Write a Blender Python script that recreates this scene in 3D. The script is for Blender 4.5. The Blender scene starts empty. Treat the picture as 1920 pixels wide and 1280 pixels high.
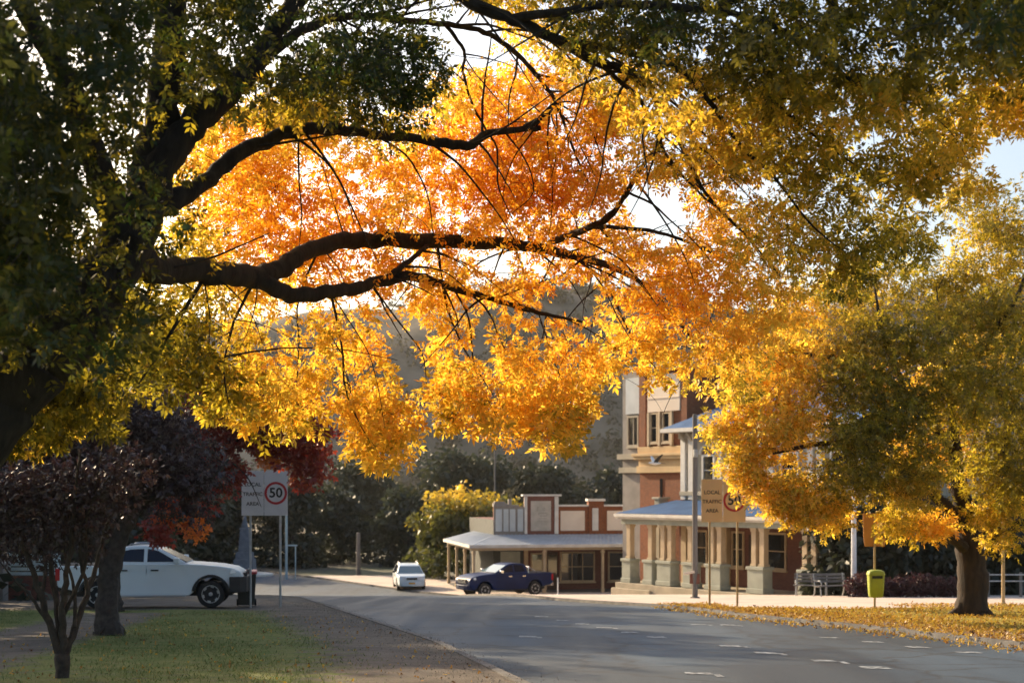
import bpy, bmesh, math, random
import numpy as np
from mathutils import Vector, Matrix

random.seed(11)
rng = np.random.default_rng(7)
S = bpy.context.scene
C = S.collection
R = math.radians

# ------------------------------------------------------------------ camera
F = 2667.0                       # focal length in pixels of the 1920 wide photograph
HZ = 918.0                       # pixel row of the horizon
CAMZ = 1.6
cam_d = bpy.data.cameras.new('camera')
cam = bpy.data.objects.new('camera', cam_d)
C.objects.link(cam)
cam.location = (0, 0, CAMZ)
cam.rotation_euler = (R(90), 0, 0)
cam_d.sensor_width = 36.0
cam_d.lens = F / 1920.0 * 36.0
cam_d.shift_y = (HZ - 640.0) / 1920.0
cam_d.clip_start = 0.1
cam_d.clip_end = 4000
cam_d.dof.use_dof = True
cam_d.dof.focus_distance = 19.0
cam_d.dof.aperture_fstop = 2.2
S.camera = cam

# ------------------------------------------------------------------ sky, sun, exposure
SUN_AZ = R(42)                   # degrees to the left of the viewing direction
SUN_EL = R(22)
w = bpy.data.worlds.new('World')
S.world = w
w.use_nodes = True
nt = w.node_tree
sky = nt.nodes.new('ShaderNodeTexSky')
sky.sky_type = 'NISHITA'
sky.sun_disc = False
sky.sun_elevation = SUN_EL
sky.sun_rotation = -SUN_AZ
sky.air_density = 1.0
sky.dust_density = 3.6
bg = nt.nodes['Background']
bg.inputs['Strength'].default_value = 0.125
nt.links.new(sky.outputs[0], bg.inputs[0])
sun_d = bpy.data.lights.new('sun', 'SUN')
sun_d.energy = 5.0
sun_d.angle = R(0.6)
sun_d.color = (1.0, 0.77, 0.50)
sun = bpy.data.objects.new('sun', sun_d)
C.objects.link(sun)
sdir = Vector((-math.sin(SUN_AZ) * math.cos(SUN_EL), math.cos(SUN_AZ) * math.cos(SUN_EL), math.sin(SUN_EL)))
sun.rotation_euler = sdir.to_track_quat('Z', 'Y').to_euler()
sun.location = (-40, 40, 40)
S.view_settings.view_transform = 'Standard'
S.view_settings.look = 'None'
S.view_settings.exposure = 0.95
S.view_settings.gamma = 1.0
S.cycles.max_bounces = 8
S.cycles.diffuse_bounces = 4
S.cycles.transmission_bounces = 6
S.cycles.transparent_max_bounces = 8
S.cycles.use_denoising = True
S.cycles.sample_clamp_indirect = 6.0

# ------------------------------------------------------------------ terrain
GYS = [-80, 0, 40, 50, 60, 67, 75, 80, 84, 120, 160, 260]
GZS = [3.74, 0, -1.87, -2.42, -2.95, -3.4, -4.0, -4.42, -4.5, -4.5, -4.3, -2.0]
def gz(y):
    return float(np.interp(y, GYS, GZS))
def at(px, py, Y):
    """the point at distance Y that stands at pixel px, py of the photograph"""
    return Vector(((px - 960) * Y / F, Y, CAMZ - (py - HZ) * Y / F))
def ax(px, Y):
    return (px - 960) * Y / F

# ------------------------------------------------------------------ mesh helpers
class MB:
    def __init__(s):
        s.v = []; s.f = []
    def add(s, vs, fs):
        o = len(s.v)
        s.v += [tuple(p) for p in vs]
        s.f += [tuple(i + o for i in q) for q in fs]
        return s
    def box(s, x0, x1, y0, y1, z0, z1):
        vs = [(x0, y0, z0), (x1, y0, z0), (x1, y1, z0), (x0, y1, z0), (x0, y0, z1), (x1, y0, z1), (x1, y1, z1), (x0, y1, z1)]
        return s.add(vs, [(0, 3, 2, 1), (4, 5, 6, 7), (0, 1, 5, 4), (1, 2, 6, 5), (2, 3, 7, 6), (3, 0, 4, 7)])
    def frustum(s, x0, x1, y0, y1, z0, z1, d):
        vs = [(x0, y0, z0), (x1, y0, z0), (x1, y1, z0), (x0, y1, z0), (x0 + d, y0 + d, z1), (x1 - d, y0 + d, z1), (x1 - d, y1 - d, z1), (x0 + d, y1 - d, z1)]
        return s.add(vs, [(0, 3, 2, 1), (4, 5, 6, 7), (0, 1, 5, 4), (1, 2, 6, 5), (2, 3, 7, 6), (3, 0, 4, 7)])
    def poly(s, pts):
        return s.add(pts, [tuple(range(len(pts)))])
    def prism_y(s, prof, y0, y1):
        """side outline (x, z) pulled from y0 to y1"""
        n = len(prof)
        vs = [(p[0], y0, p[1]) for p in prof] + [(p[0], y1, p[1]) for p in prof]
        fs = [tuple(range(n)), tuple(range(2 * n - 1, n - 1, -1))]
        fs += [(i, i + n, (i + 1) % n + n, (i + 1) % n) for i in range(n)]
        return s.add(vs, fs)
    def prism_z(s, prof, z0, z1):
        n = len(prof)
        vs = [(p[0], p[1], z0) for p in prof] + [(p[0], p[1], z1) for p in prof]
        fs = [tuple(range(n - 1, -1, -1)), tuple(range(n, 2 * n))]
        fs += [(i, (i + 1) % n, (i + 1) % n + n, i + n) for i in range(n)]
        return s.add(vs, fs)
    def prism_x(s, prof, x0, x1):
        n = len(prof)
        vs = [(x0, p[0], p[1]) for p in prof] + [(x1, p[0], p[1]) for p in prof]
        fs = [tuple(range(n)), tuple(range(2 * n - 1, n - 1, -1))]
        fs += [(i, i + n, (i + 1) % n + n, (i + 1) % n) for i in range(n)]
        return s.add(vs, fs)
    def tube(s, pts, rad, n=8, cap=True):
        pts = [Vector(p) for p in pts]
        if not hasattr(rad, '__len__'): rad = [rad] * len(pts)
        o = len(s.v); prev = None
        for i, p in enumerate(pts):
            t = (pts[min(i + 1, len(pts) - 1)] - pts[max(i - 1, 0)]).normalized()
            if prev is None:
                a = t.orthogonal().normalized()
            else:
                a = (prev - t * prev.dot(t))
                a = a.normalized() if a.length > 1e-6 else t.orthogonal().normalized()
            prev = a; b = t.cross(a)
            for k in range(n):
                th = 2 * math.pi * k / n
                s.v.append(tuple(p + (a * math.cos(th) + b * math.sin(th)) * rad[i]))
        for i in range(len(pts) - 1):
            for k in range(n):
                k2 = (k + 1) % n
                s.f.append((o + i * n + k, o + i * n + k2, o + (i + 1) * n + k2, o + (i + 1) * n + k))
        if cap:
            s.f.append(tuple(o + k for k in range(n - 1, -1, -1)))
            s.f.append(tuple(o + (len(pts) - 1) * n + k for k in range(n)))
        return s
    def lathe(s, prof, c=(0, 0, 0), n=24, axis='z'):
        """profile of (radius, height) pairs"""
        o = len(s.v)
        for r, h in prof:
            for k in range(n):
                th = 2 * math.pi * k / n
                a, b = r * math.cos(th), r * math.sin(th)
                if axis == 'z': s.v.append((c[0] + a, c[1] + b, c[2] + h))
                elif axis == 'y': s.v.append((c[0] + a, c[1] + h, c[2] + b))
                else: s.v.append((c[0] + h, c[1] + a, c[2] + b))
        for i in range(len(prof) - 1):
            for k in range(n):
                k2 = (k + 1) % n
                s.f.append((o + i * n + k, o + i * n + k2, o + (i + 1) * n + k2, o + (i + 1) * n + k))
        s.f.append(tuple(o + k for k in range(n)))
        s.f.append(tuple(o + (len(prof) - 1) * n + k for k in range(n)))
        return s
    def build(s, name, m, parent=None, bevel=0, smooth=False, seg=2, loc=None):
        me = bpy.data.meshes.new(name)
        me.from_pydata(s.v, [], s.f)
        bm = bmesh.new(); bm.from_mesh(me)
        bmesh.ops.recalc_face_normals(bm, faces=bm.faces)
        bm.to_mesh(me); bm.free()
        me.update()
        if m: me.materials.append(m)
        if smooth:
            me.polygons.foreach_set('use_smooth', [True] * len(me.polygons))
            me.set_sharp_from_angle(angle=R(38))
        o = bpy.data.objects.new(name, me)
        C.objects.link(o)
        if loc is not None: o.location = loc
        if parent: o.parent = parent
        if bevel:
            b = o.modifiers.new('bevel', 'BEVEL')
            b.width = bevel; b.segments = seg; b.limit_method = 'ANGLE'; b.angle_limit = R(35)
            b.harden_normals = False
        return o

def tag(o, label=None, cat=None, group=None, kind=None):
    if label: o['label'] = label
    if cat: o['category'] = cat
    if group: o['group'] = group
    if kind: o['kind'] = kind
    return o
def thing(name, label, cat, loc=(0, 0, 0), rz=0.0, group=None):
    o = bpy.data.objects.new(name, None)
    C.objects.link(o)
    o.empty_display_size = 0.3
    o.location = loc; o.rotation_euler = (0, 0, rz)
    return tag(o, label, cat, group)
def copy_tree(o, parent=None):
    c = o.copy(); C.objects.link(c)
    if parent: c.parent = parent
    for ch in list(o.children): copy_tree(ch, c)
    return c
def text_mesh(txt, size, name, m, parent, mat4, align='CENTER', bold=0.0):
    cu = bpy.data.curves.new(name, 'FONT')
    cu.body = txt; cu.size = size; cu.align_x = align; cu.align_y = 'CENTER'
    cu.extrude = 0.002; cu.offset = bold; cu.resolution_u = 3
    t = bpy.data.objects.new(name, cu)
    C.objects.link(t)
    dg = bpy.context.evaluated_depsgraph_get()
    me = bpy.data.meshes.new_from_object(t.evaluated_get(dg))
    bpy.data.objects.remove(t)
    me.materials.clear(); me.materials.append(m)
    me.transform(mat4)
    o = bpy.data.objects.new(name, me)
    C.objects.link(o); o.parent = parent
    return o

# ------------------------------------------------------------------ materials
def mat(name, col, rough=0.7, col2=None, scale=4.0, bump=0.0, bscale=None, metal=0.0, spec=None, coat=0.0, detail=5.0, lo=0.35, hi=0.65, stretch=None):
    m = bpy.data.materials.new(name); m.use_nodes = True
    n = m.node_tree; p = n.nodes['Principled BSDF']
    p.inputs['Base Color'].default_value = (*col, 1)
    p.inputs['Roughness'].default_value = rough
    p.inputs['Metallic'].default_value = metal
    if spec is not None: p.inputs['Specular IOR Level'].default_value = spec
    if coat: p.inputs['Coat Weight'].default_value = coat
    if col2 is not None or bump:
        tc = n.nodes.new('ShaderNodeTexCoord')
        src = tc.outputs['Object']
        if stretch:
            mp = n.nodes.new('ShaderNodeMapping'); mp.inputs['Scale'].default_value = stretch
            n.links.new(src, mp.inputs[0]); src = mp.outputs[0]
    if col2 is not None:
        nz = n.nodes.new('ShaderNodeTexNoise')
        nz.inputs['Scale'].default_value = scale; nz.inputs['Detail'].default_value = detail
        n.links.new(src, nz.inputs['Vector'])
        mr = n.nodes.new('ShaderNodeMapRange')
        mr.inputs[1].default_value = lo; mr.inputs[2].default_value = hi
        n.links.new(nz.outputs['Fac'], mr.inputs[0])
        mx = n.nodes.new('ShaderNodeMix'); mx.data_type = 'RGBA'
        mx.inputs[6].default_value = (*col, 1); mx.inputs[7].default_value = (*col2, 1)
        n.links.new(mr.outputs[0], mx.inputs[0])
        n.links.new(mx.outputs[2], p.inputs['Base Color'])
    if bump:
        nb = n.nodes.new('ShaderNodeTexNoise')
        nb.inputs['Scale'].default_value = bscale or scale * 4; nb.inputs['Detail'].default_value = 6
        n.links.new(src, nb.inputs['Vector'])
        bp = n.nodes.new('ShaderNodeBump'); bp.inputs['Strength'].default_value = bump
        bp.inputs['Distance'].default_value = 0.02
        n.links.new(nb.outputs['Fac'], bp.inputs['Height'])
        n.links.new(bp.outputs[0], p.inputs['Normal'])
    return m
def leaf_mat(name, stops, trans=0.55, gloss=0.06, tgain=1.0):
    """leaf colours picked per leaf by the attribute 'tint'; light passes through the blades"""
    m = bpy.data.materials.new(name); m.use_nodes = True
    n = m.node_tree; n.nodes.clear()
    out = n.nodes.new('ShaderNodeOutputMaterial')
    at_ = n.nodes.new('ShaderNodeAttribute'); at_.attribute_name = 'tint'
    cr = n.nodes.new('ShaderNodeValToRGB')
    els = cr.color_ramp.elements
    while len(els) < len(stops): els.new(0.5)
    for e, (p, c) in zip(els, stops):
        e.position = p; e.color = (*c, 1)
    n.links.new(at_.outputs['Fac'], cr.inputs[0])
    d = n.nodes.new('ShaderNodeBsdfDiffuse')
    t = n.nodes.new('ShaderNodeBsdfTranslucent')
    gm = n.nodes.new('ShaderNodeMix'); gm.data_type = 'RGBA'; gm.blend_type = 'MULTIPLY'; gm.inputs[0].default_value = 1
    gm.inputs[7].default_value = (tgain, tgain * 0.97, tgain * 0.85, 1)
    n.links.new(cr.outputs[0], gm.inputs[6])
    n.links.new(cr.outputs[0], d.inputs[0]); n.links.new(gm.outputs[2], t.inputs[0])
    mx = n.nodes.new('ShaderNodeMixShader'); mx.inputs[0].default_value = trans
    n.links.new(d.outputs[0], mx.inputs[1]); n.links.new(t.outputs[0], mx.inputs[2])
    g = n.nodes.new('ShaderNodeBsdfGlossy'); g.inputs['Roughness'].default_value = 0.45
    m2 = n.nodes.new('ShaderNodeMixShader'); m2.inputs[0].default_value = gloss
    n.links.new(mx.outputs[0], m2.inputs[1]); n.links.new(g.outputs[0], m2.inputs[2])
    n.links.new(m2.outputs[0], out.inputs[0])
    return m
def brick_mat(name, c1, c2, mortar, scale=4.2):
    m = bpy.data.materials.new(name); m.use_nodes = True
    n = m.node_tree; p = n.nodes['Principled BSDF']; p.inputs['Roughness'].default_value = 0.85
    tc = n.nodes.new('ShaderNodeTexCoord'); sp = n.nodes.new('ShaderNodeSeparateXYZ'); cb = n.nodes.new('ShaderNodeCombineXYZ')
    ad = n.nodes.new('ShaderNodeMath'); ad.operation = 'ADD'
    n.links.new(tc.outputs['Object'], sp.inputs[0])
    n.links.new(sp.outputs[0], ad.inputs[0]); n.links.new(sp.outputs[1], ad.inputs[1])
    n.links.new(ad.outputs[0], cb.inputs[0]); n.links.new(sp.outputs[2], cb.inputs[1])
    b = n.nodes.new('ShaderNodeTexBrick'); b.inputs['Scale'].default_value = scale
    b.inputs['Color1'].default_value = (*c1, 1); b.inputs['Color2'].default_value = (*c2, 1); b.inputs['Mortar'].default_value = (*mortar, 1)
    b.inputs['Mortar Size'].default_value = 0.012
    n.links.new(cb.outputs[0], b.inputs['Vector'])
    nz = n.nodes.new('ShaderNodeTexNoise'); nz.inputs['Scale'].default_value = 0.9; nz.inputs['Detail'].default_value = 6
    n.links.new(tc.outputs['Object'], nz.inputs['Vector'])
    mr = n.nodes.new('ShaderNodeMapRange'); mr.inputs[3].default_value = 0.72; mr.inputs[4].default_value = 1.2
    n.links.new(nz.outputs['Fac'], mr.inputs[0])
    mx = n.nodes.new('ShaderNodeMix'); mx.data_type = 'RGBA'; mx.blend_type = 'MULTIPLY'; mx.inputs[0].default_value = 1
    n.links.new(b.outputs['Color'], mx.inputs[6]); n.links.new(mr.outputs[0], mx.inputs[7])
    n.links.new(mx.outputs[2], p.inputs['Base Color'])
    bp = n.nodes.new('ShaderNodeBump'); bp.inputs['Strength'].default_value = 0.4; bp.inputs['Distance'].default_value = 0.01
    n.links.new(b.outputs['Fac'], bp.inputs['Height']); bp.invert = True
    n.links.new(bp.outputs[0], p.inputs['Normal'])
    return m
def glass_mat(name, col, rough=0.06):
    return mat(name, col, rough, spec=0.9, coat=0.4)

M = {}
M['bark'] = mat('bark', (0.014, 0.012, 0.011), 0.95, (0.036, 0.030, 0.025), 9.0, 0.9, 26.0, stretch=(1, 1, 0.25))
M['bark_light'] = mat('bark_light', (0.018, 0.012, 0.008), 0.9, (0.045, 0.027, 0.016), 9.0, 0.9, 26.0, stretch=(1, 1, 0.3))
M['bark_dark'] = mat('bark_dark', (0.03, 0.024, 0.021), 0.9, (0.06, 0.05, 0.043), 12.0, 0.7, 30.0)
M['asphalt'] = mat('asphalt', (0.028, 0.037, 0.046), 0.72, (0.052, 0.065, 0.078), 0.35, 0.35, 60.0, detail=9, lo=0.3, hi=0.72)
M['marking'] = mat('road_paint', (0.34, 0.37, 0.39), 0.7, (0.055, 0.065, 0.075), 9.0, lo=0.36, hi=0.58)
M['concrete'] = mat('concrete', (0.62, 0.50, 0.41), 0.85, (0.48, 0.39, 0.32), 0.8, 0.3, 20.0)
M['kerb'] = mat('kerb_stone', (0.07, 0.067, 0.065), 0.9, (0.13, 0.125, 0.12), 2.5, 0.5, 14.0)
M['white_trim'] = mat('white_trim', (0.72, 0.69, 0.62), 0.6, (0.58, 0.55, 0.5), 2.0)
M['cream'] = mat('cream_paint', (0.52, 0.40, 0.25), 0.6, (0.44, 0.33, 0.20), 2.5)
M['stone'] = mat('cream_render', (0.44, 0.38, 0.28), 0.8, (0.34, 0.30, 0.22), 1.4, 0.25, 18.0)
M['ochre'] = mat('ochre_render', (0.62, 0.43, 0.21), 0.75, (0.52, 0.35, 0.17), 1.6)
M['dark_boards'] = mat('dark_weathered_boards', (0.045, 0.05, 0.045), 0.85, (0.07, 0.075, 0.065), 3.0)
M['pale_green'] = mat('pale_green_paint', (0.34, 0.36, 0.30), 0.7, (0.27, 0.29, 0.24), 2.0)
M['grey_render'] = mat('grey_render', (0.30, 0.27, 0.24), 0.85, (0.22, 0.2, 0.18), 1.5, 0.2, 16.0)
M['brick'] = brick_mat('orange_brick', (0.25, 0.068, 0.016), (0.17, 0.045, 0.012), (0.32, 0.17, 0.10))
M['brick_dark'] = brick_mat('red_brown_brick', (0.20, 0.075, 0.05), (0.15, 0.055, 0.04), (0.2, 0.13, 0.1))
M['pink_panel'] = mat('pink_cream_panel', (0.80, 0.67, 0.53), 0.75, (0.72, 0.59, 0.46), 1.2)
M['grey_panel'] = mat('blue_grey_panel', (0.55, 0.58, 0.58), 0.75, (0.45, 0.48, 0.48), 1.2)
M['sign_board'] = mat('faded_sign_board', (0.50, 0.45, 0.38), 0.75, (0.40, 0.37, 0.31), 3.0)
M['faded_ink'] = mat('faded_lettering', (0.30, 0.28, 0.24), 0.8)
M['iron_roof'] = mat('grey_corrugated_iron', (0.40, 0.44, 0.48), 0.55, (0.32, 0.36, 0.40), 1.5)
M['blue_roof'] = mat('blue_corrugated_iron', (0.07, 0.16, 0.33), 0.55, (0.05, 0.12, 0.25), 1.2, metal=0.2)
M['dark_wood'] = mat('dark_door', (0.07, 0.03, 0.022), 0.5, (0.045, 0.02, 0.016), 5.0)
M['dark_glass'] = glass_mat('window_glass', (0.015, 0.017, 0.02))
M['car_glass'] = mat('car_glass', (0.010, 0.014, 0.028), 0.08, spec=0.35)
M['screen_glass'] = glass_mat('windscreen_glass', (0.10, 0.17, 0.18), 0.08)
M['white_car'] = mat('white_car_paint', (0.70, 0.78, 0.81), 0.35, (0.66, 0.73, 0.76), 1.2, coat=0.5)
M['blue_car'] = mat('blue_car_paint', (0.001, 0.019, 0.095), 0.4, (0.001, 0.014, 0.07), 1.2, spec=0.22)
M['black_plastic'] = mat('black_plastic', (0.018, 0.018, 0.02), 0.6, (0.03, 0.03, 0.03), 6.0)
M['tyre'] = mat('tyre_rubber', (0.014, 0.014, 0.015), 0.85, (0.026, 0.025, 0.024), 9.0)
M['alloy'] = mat('alloy', (0.42, 0.42, 0.43), 0.35, metal=0.7)
M['chrome'] = mat('chrome', (0.75, 0.75, 0.76), 0.15, metal=1.0)
M['lamp_glass'] = mat('lamp_lens', (0.75, 0.77, 0.78), 0.1, coat=0.8)
M['red_lamp'] = mat('red_lens', (0.5, 0.02, 0.03), 0.2, coat=0.6)
M['amber'] = mat('amber_lens', (0.75, 0.4, 0.05), 0.25)
M['galv'] = mat('galvanised_steel', (0.42, 0.43, 0.42), 0.55, (0.33, 0.34, 0.33), 5.0, metal=0.35)
M['warm_post'] = mat('weathered_yellow_post', (0.42, 0.30, 0.14), 0.7, (0.34, 0.24, 0.11), 4.0)
M['sign_white'] = mat('sign_white', (0.70, 0.70, 0.69), 0.5, (0.62, 0.62, 0.61), 2.0)
M['sign_tan'] = mat('sign_tan', (0.85, 0.56, 0.27), 0.55, (0.78, 0.50, 0.23), 2.0)  # warm light on the right sign, put into the plate colour
M['sign_red'] = mat('sign_red', (0.48, 0.025, 0.03), 0.5)
M['ink'] = mat('sign_black', (0.02, 0.025, 0.02), 0.6)
M['orange_back'] = mat('orange_sign_back', (0.62, 0.28, 0.05), 0.6, (0.52, 0.22, 0.04), 2.0)
M['bin_green'] = mat('lime_bin_plastic', (0.36, 0.42, 0.03), 0.5, (0.30, 0.34, 0.03), 4.0)
M['bin_dark'] = mat('dark_bin_plastic', (0.025, 0.03, 0.028), 0.6, (0.035, 0.04, 0.036), 4.0)
M['bin_red'] = mat('red_lid_plastic', (0.42, 0.035, 0.03), 0.5, (0.34, 0.03, 0.025), 4.0)
M['pole_wood'] = mat('weathered_pole_timber', (0.20, 0.18, 0.16), 0.85, (0.13, 0.12, 0.11), 5.0, 0.4, 30.0, stretch=(1, 1, 0.1))
M['pole_white'] = mat('white_pole_paint', (0.72, 0.74, 0.76), 0.5, (0.6, 0.62, 0.64), 3.0)
M['pole_blue'] = mat('pale_blue_pole_paint', (0.35, 0.48, 0.55), 0.5, (0.28, 0.4, 0.46), 3.0)
M['memorial'] = mat('pale_granite', (0.14, 0.165, 0.20), 0.7, (0.10, 0.12, 0.15), 4.0)
M['bench_grey'] = mat('grey_bench_slats', (0.17, 0.165, 0.16), 0.7, (0.12, 0.115, 0.11), 6.0)
M['rust'] = mat('rusty_brown', (0.22, 0.08, 0.05), 0.8, (0.15, 0.055, 0.035), 6.0)
M['slat_white'] = mat('white_slats', (0.55, 0.66, 0.68), 0.6, (0.46, 0.56, 0.58), 3.0)
M['bird_white'] = mat('white_feathers', (0.78, 0.76, 0.72), 0.8)
M['bird_black'] = mat('black_feathers', (0.03, 0.03, 0.03), 0.8)
# ================================================================== THE SETTING
def interp(pts):
    ys = [p[0] for p in pts]; xs = [p[1] for p in pts]
    return lambda y: float(np.interp(y, ys, xs))
XL = interp([(-60, 13), (0, 3.2), (18, 0), (24.8, -1.2), (29, -2.2), (40, -4.8), (50, -6.9), (56, -8.2), (60, -10), (62.5, -13.5), (64, -20), (65, -70)])
XR = interp([(-60, 25), (0, 13.5), (24.8, 8.7), (31, 7.5), (36.5, 6.0), (45, 4.9), (54, 1.8), (80, -3), (86.5, -7), (93.5, -11), (107, -19), (112, -70)])
def rows(y0, y1, dy):
    ys = list(np.arange(y0, y1, dy)) + [y1] + [g for g in GYS if y0 < g < y1]
    return sorted(set(round(float(y), 4) for y in ys))
def sheet(mb, xl, xr, ys, off, nx, jitter=0.0):
    o = len(mb.v)
    for y in ys:
        a, b = xl(y), xr(y)
        for i in range(nx + 1):
            x = a + (b - a) * i / nx
            mb.v.append((x, y, gz(y) + off + (jitter * (math.sin(x * 1.7 + y * 0.6) + math.sin(x * 0.53 - y * 1.31 + 1)) if 0 < i < nx else 0)))
    for j in range(len(ys) - 1):
        for i in range(nx):
            p = o + j * (nx + 1) + i
            mb.f.append((p, p + 1, p + nx + 2, p + nx + 1))
K = lambda c: (lambda y: c)

def ground_mat(name, dirt, dirt2, grass, grass2, litter=None):
    """soil to grass, chosen by the mesh attribute 'grass' and broken up by noise"""
    m = bpy.data.materials.new(name); m.use_nodes = True
    n = m.node_tree; p = n.nodes['Principled BSDF']; p.inputs['Roughness'].default_value = 0.95
    p.inputs['Specular IOR Level'].default_value = 0.15
    tc = n.nodes.new('ShaderNodeTexCoord')
    def noise(s, d=7, r=0.6):
        z = n.nodes.new('ShaderNodeTexNoise'); z.inputs['Scale'].default_value = s; z.inputs['Detail'].default_value = d
        z.inputs['Roughness'].default_value = r
        n.links.new(tc.outputs['Object'], z.inputs['Vector']); return z.outputs['Fac']
    def mix(f, a, b):
        x = n.nodes.new('ShaderNodeMix'); x.data_type = 'RGBA'
        for s, v in ((6, a), (7, b)):
            if isinstance(v, tuple): x.inputs[s].default_value = (*v, 1)
            else: n.links.new(v, x.inputs[s])
        n.links.new(f, x.inputs[0]); return x.outputs[2]
    def rng_(f, a, b):
        r = n.nodes.new('ShaderNodeMapRange'); r.inputs[1].default_value = a; r.inputs[2].default_value = b
        n.links.new(f, r.inputs[0]); return r.outputs[0]
    a = n.nodes.new('ShaderNodeAttribute'); a.attribute_name = 'grass'
    d = mix(rng_(noise(1.3), 0.35, 0.65), dirt, dirt2)
    g = mix(rng_(noise(2.2), 0.35, 0.65), grass, grass2)
    s = n.nodes.new('ShaderNodeMath'); s.operation = 'ADD'
    n.links.new(a.outputs['Fac'], s.inputs[0])
    k = n.nodes.new('ShaderNodeMapRange'); k.inputs[1].default_value = 0.3; k.inputs[2].default_value = 0.7; k.inputs[3].default_value = -0.45; k.inputs[4].default_value = 0.45
    n.links.new(noise(3.0, 9, 0.7), k.inputs[0]); n.links.new(k.outputs[0], s.inputs[1])
    c = mix(rng_(s.outputs[0], 0.3, 0.7), d, g)
    fine = n.nodes.new('ShaderNodeMapRange'); fine.inputs[1].default_value = 0.3; fine.inputs[2].default_value = 0.7; fine.inputs[3].default_value = 0.65; fine.inputs[4].default_value = 1.35
    n.links.new(noise(38, 4, 0.7), fine.inputs[0])
    mu = n.nodes.new('ShaderNodeMix'); mu.data_type = 'RGBA'; mu.blend_type = 'MULTIPLY'; mu.inputs[0].default_value = 1
    n.links.new(c, mu.inputs[6]); n.links.new(fine.outputs[0], mu.inputs[7])
    n.links.new(mu.outputs[2], p.inputs['Base Color'])
    b = n.nodes.new('ShaderNodeBump'); b.inputs['Strength'].default_value = 0.8; b.inputs['Distance'].default_value = 0.04
    n.links.new(noise(22, 6, 0.7), b.inputs['Height']); n.links.new(b.outputs[0], p.inputs['Normal'])
    return m
def set_attr(o, name, fn):
    me = o.data
    a = me.attributes.new(name, 'FLOAT', 'POINT')
    a.data.foreach_set('value', np.array([fn(v.co.x, v.co.y) for v in me.vertices], dtype=np.float32))
def sst(x, a, b):
    t = min(1, max(0, (x - a) / (b - a))); return t * t * (3 - 2 * t)

# base ground, one sheet out to the hills
mb = MB()
sheet(mb, K(-700), K(700), rows(-80, 420, 10), 0.0, 28)
m_soil = mat('dry_ground', (0.10, 0.085, 0.06), 0.95, (0.07, 0.075, 0.035), 0.12, 0.5, 6.0)
tag(mb.build('ground', m_soil), kind='structure')

# road: worn asphalt with wheel tracks, patches and fine cracks
def road_mat():
    m = bpy.data.materials.new('worn_asphalt'); m.use_nodes = True
    n = m.node_tree; p = n.nodes['Principled BSDF']
    tc = n.nodes.new('ShaderNodeTexCoord')
    def mp(sc, rot=0.0):
        k = n.nodes.new('ShaderNodeMapping'); k.inputs['Scale'].default_value = sc; k.inputs['Rotation'].default_value = (0, 0, rot)
        n.links.new(tc.outputs['Object'], k.inputs[0]); return k.outputs[0]
    def noise(v, s, d=6, r=.6):
        z = n.nodes.new('ShaderNodeTexNoise'); z.inputs['Scale'].default_value = s; z.inputs['Detail'].default_value = d; z.inputs['Roughness'].default_value = r
        n.links.new(v, z.inputs['Vector']); return z.outputs['Fac']
    def rg(f, a, b, c, d):
        k = n.nodes.new('ShaderNodeMapRange'); k.inputs[1].default_value = a; k.inputs[2].default_value = b; k.inputs[3].default_value = c; k.inputs[4].default_value = d
        n.links.new(f, k.inputs[0]); return k.outputs[0]
    def mul(a, b):
        k = n.nodes.new('ShaderNodeMath'); k.operation = 'MULTIPLY'; n.links.new(a, k.inputs[0]); n.links.new(b, k.inputs[1]); return k.outputs[0]
    tracks = rg(noise(mp((1.0, .03, 1), -.21), .75, 3), .35, .65, .62, 1.4)
    patch = rg(noise(mp((1, .45, 1), -.21), .22, 5), .44, .56, .70, 1.25)
    grain = rg(noise(mp((1, 1, 1)), 30, 4, .8), .3, .7, .7, 1.3)
    vo = n.nodes.new('ShaderNodeTexVoronoi'); vo.feature = 'DISTANCE_TO_EDGE'; vo.inputs['Scale'].default_value = .33
    ad = n.nodes.new('ShaderNodeVectorMath'); ad.operation = 'ADD'
    nv = n.nodes.new('ShaderNodeTexNoise'); nv.inputs['Scale'].default_value = 1.1; nv.inputs['Detail'].default_value = 5
    n.links.new(tc.outputs['Object'], nv.inputs['Vector']); n.links.new(nv.outputs['Color'], ad.inputs[0]); n.links.new(tc.outputs['Object'], ad.inputs[1])
    n.links.new(ad.outputs[0], vo.inputs['Vector'])
    crack = rg(vo.outputs['Distance'], .0, .03, .35, 1.0)
    f = mul(mul(mul(tracks, patch), grain), crack)
    mx = n.nodes.new('ShaderNodeMix'); mx.data_type = 'RGBA'; mx.blend_type = 'MULTIPLY'; mx.inputs[0].default_value = 1
    mx.inputs[6].default_value = (0.021, 0.039, 0.060, 1)
    n.links.new(f, mx.inputs[7]); n.links.new(mx.outputs[2], p.inputs['Base Color'])
    n.links.new(rg(tracks, .62, 1.4, .60, .85), p.inputs['Roughness'])
    b = n.nodes.new('ShaderNodeBump'); b.inputs['Strength'].default_value = .5; b.inputs['Distance'].default_value = .01
    n.links.new(noise(mp((1, 1, 1)), 70, 3, .8), b.inputs['Height']); n.links.new(b.outputs[0], p.inputs['Normal'])
    return m
m_road = road_mat()
mb = MB()
sheet(mb, XL, XR, rows(-60, 64, 2) + [65] + rows(66, 111.5, 2), 0.02, 10)
road = tag(mb.build('road', m_road), kind='structure')

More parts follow.
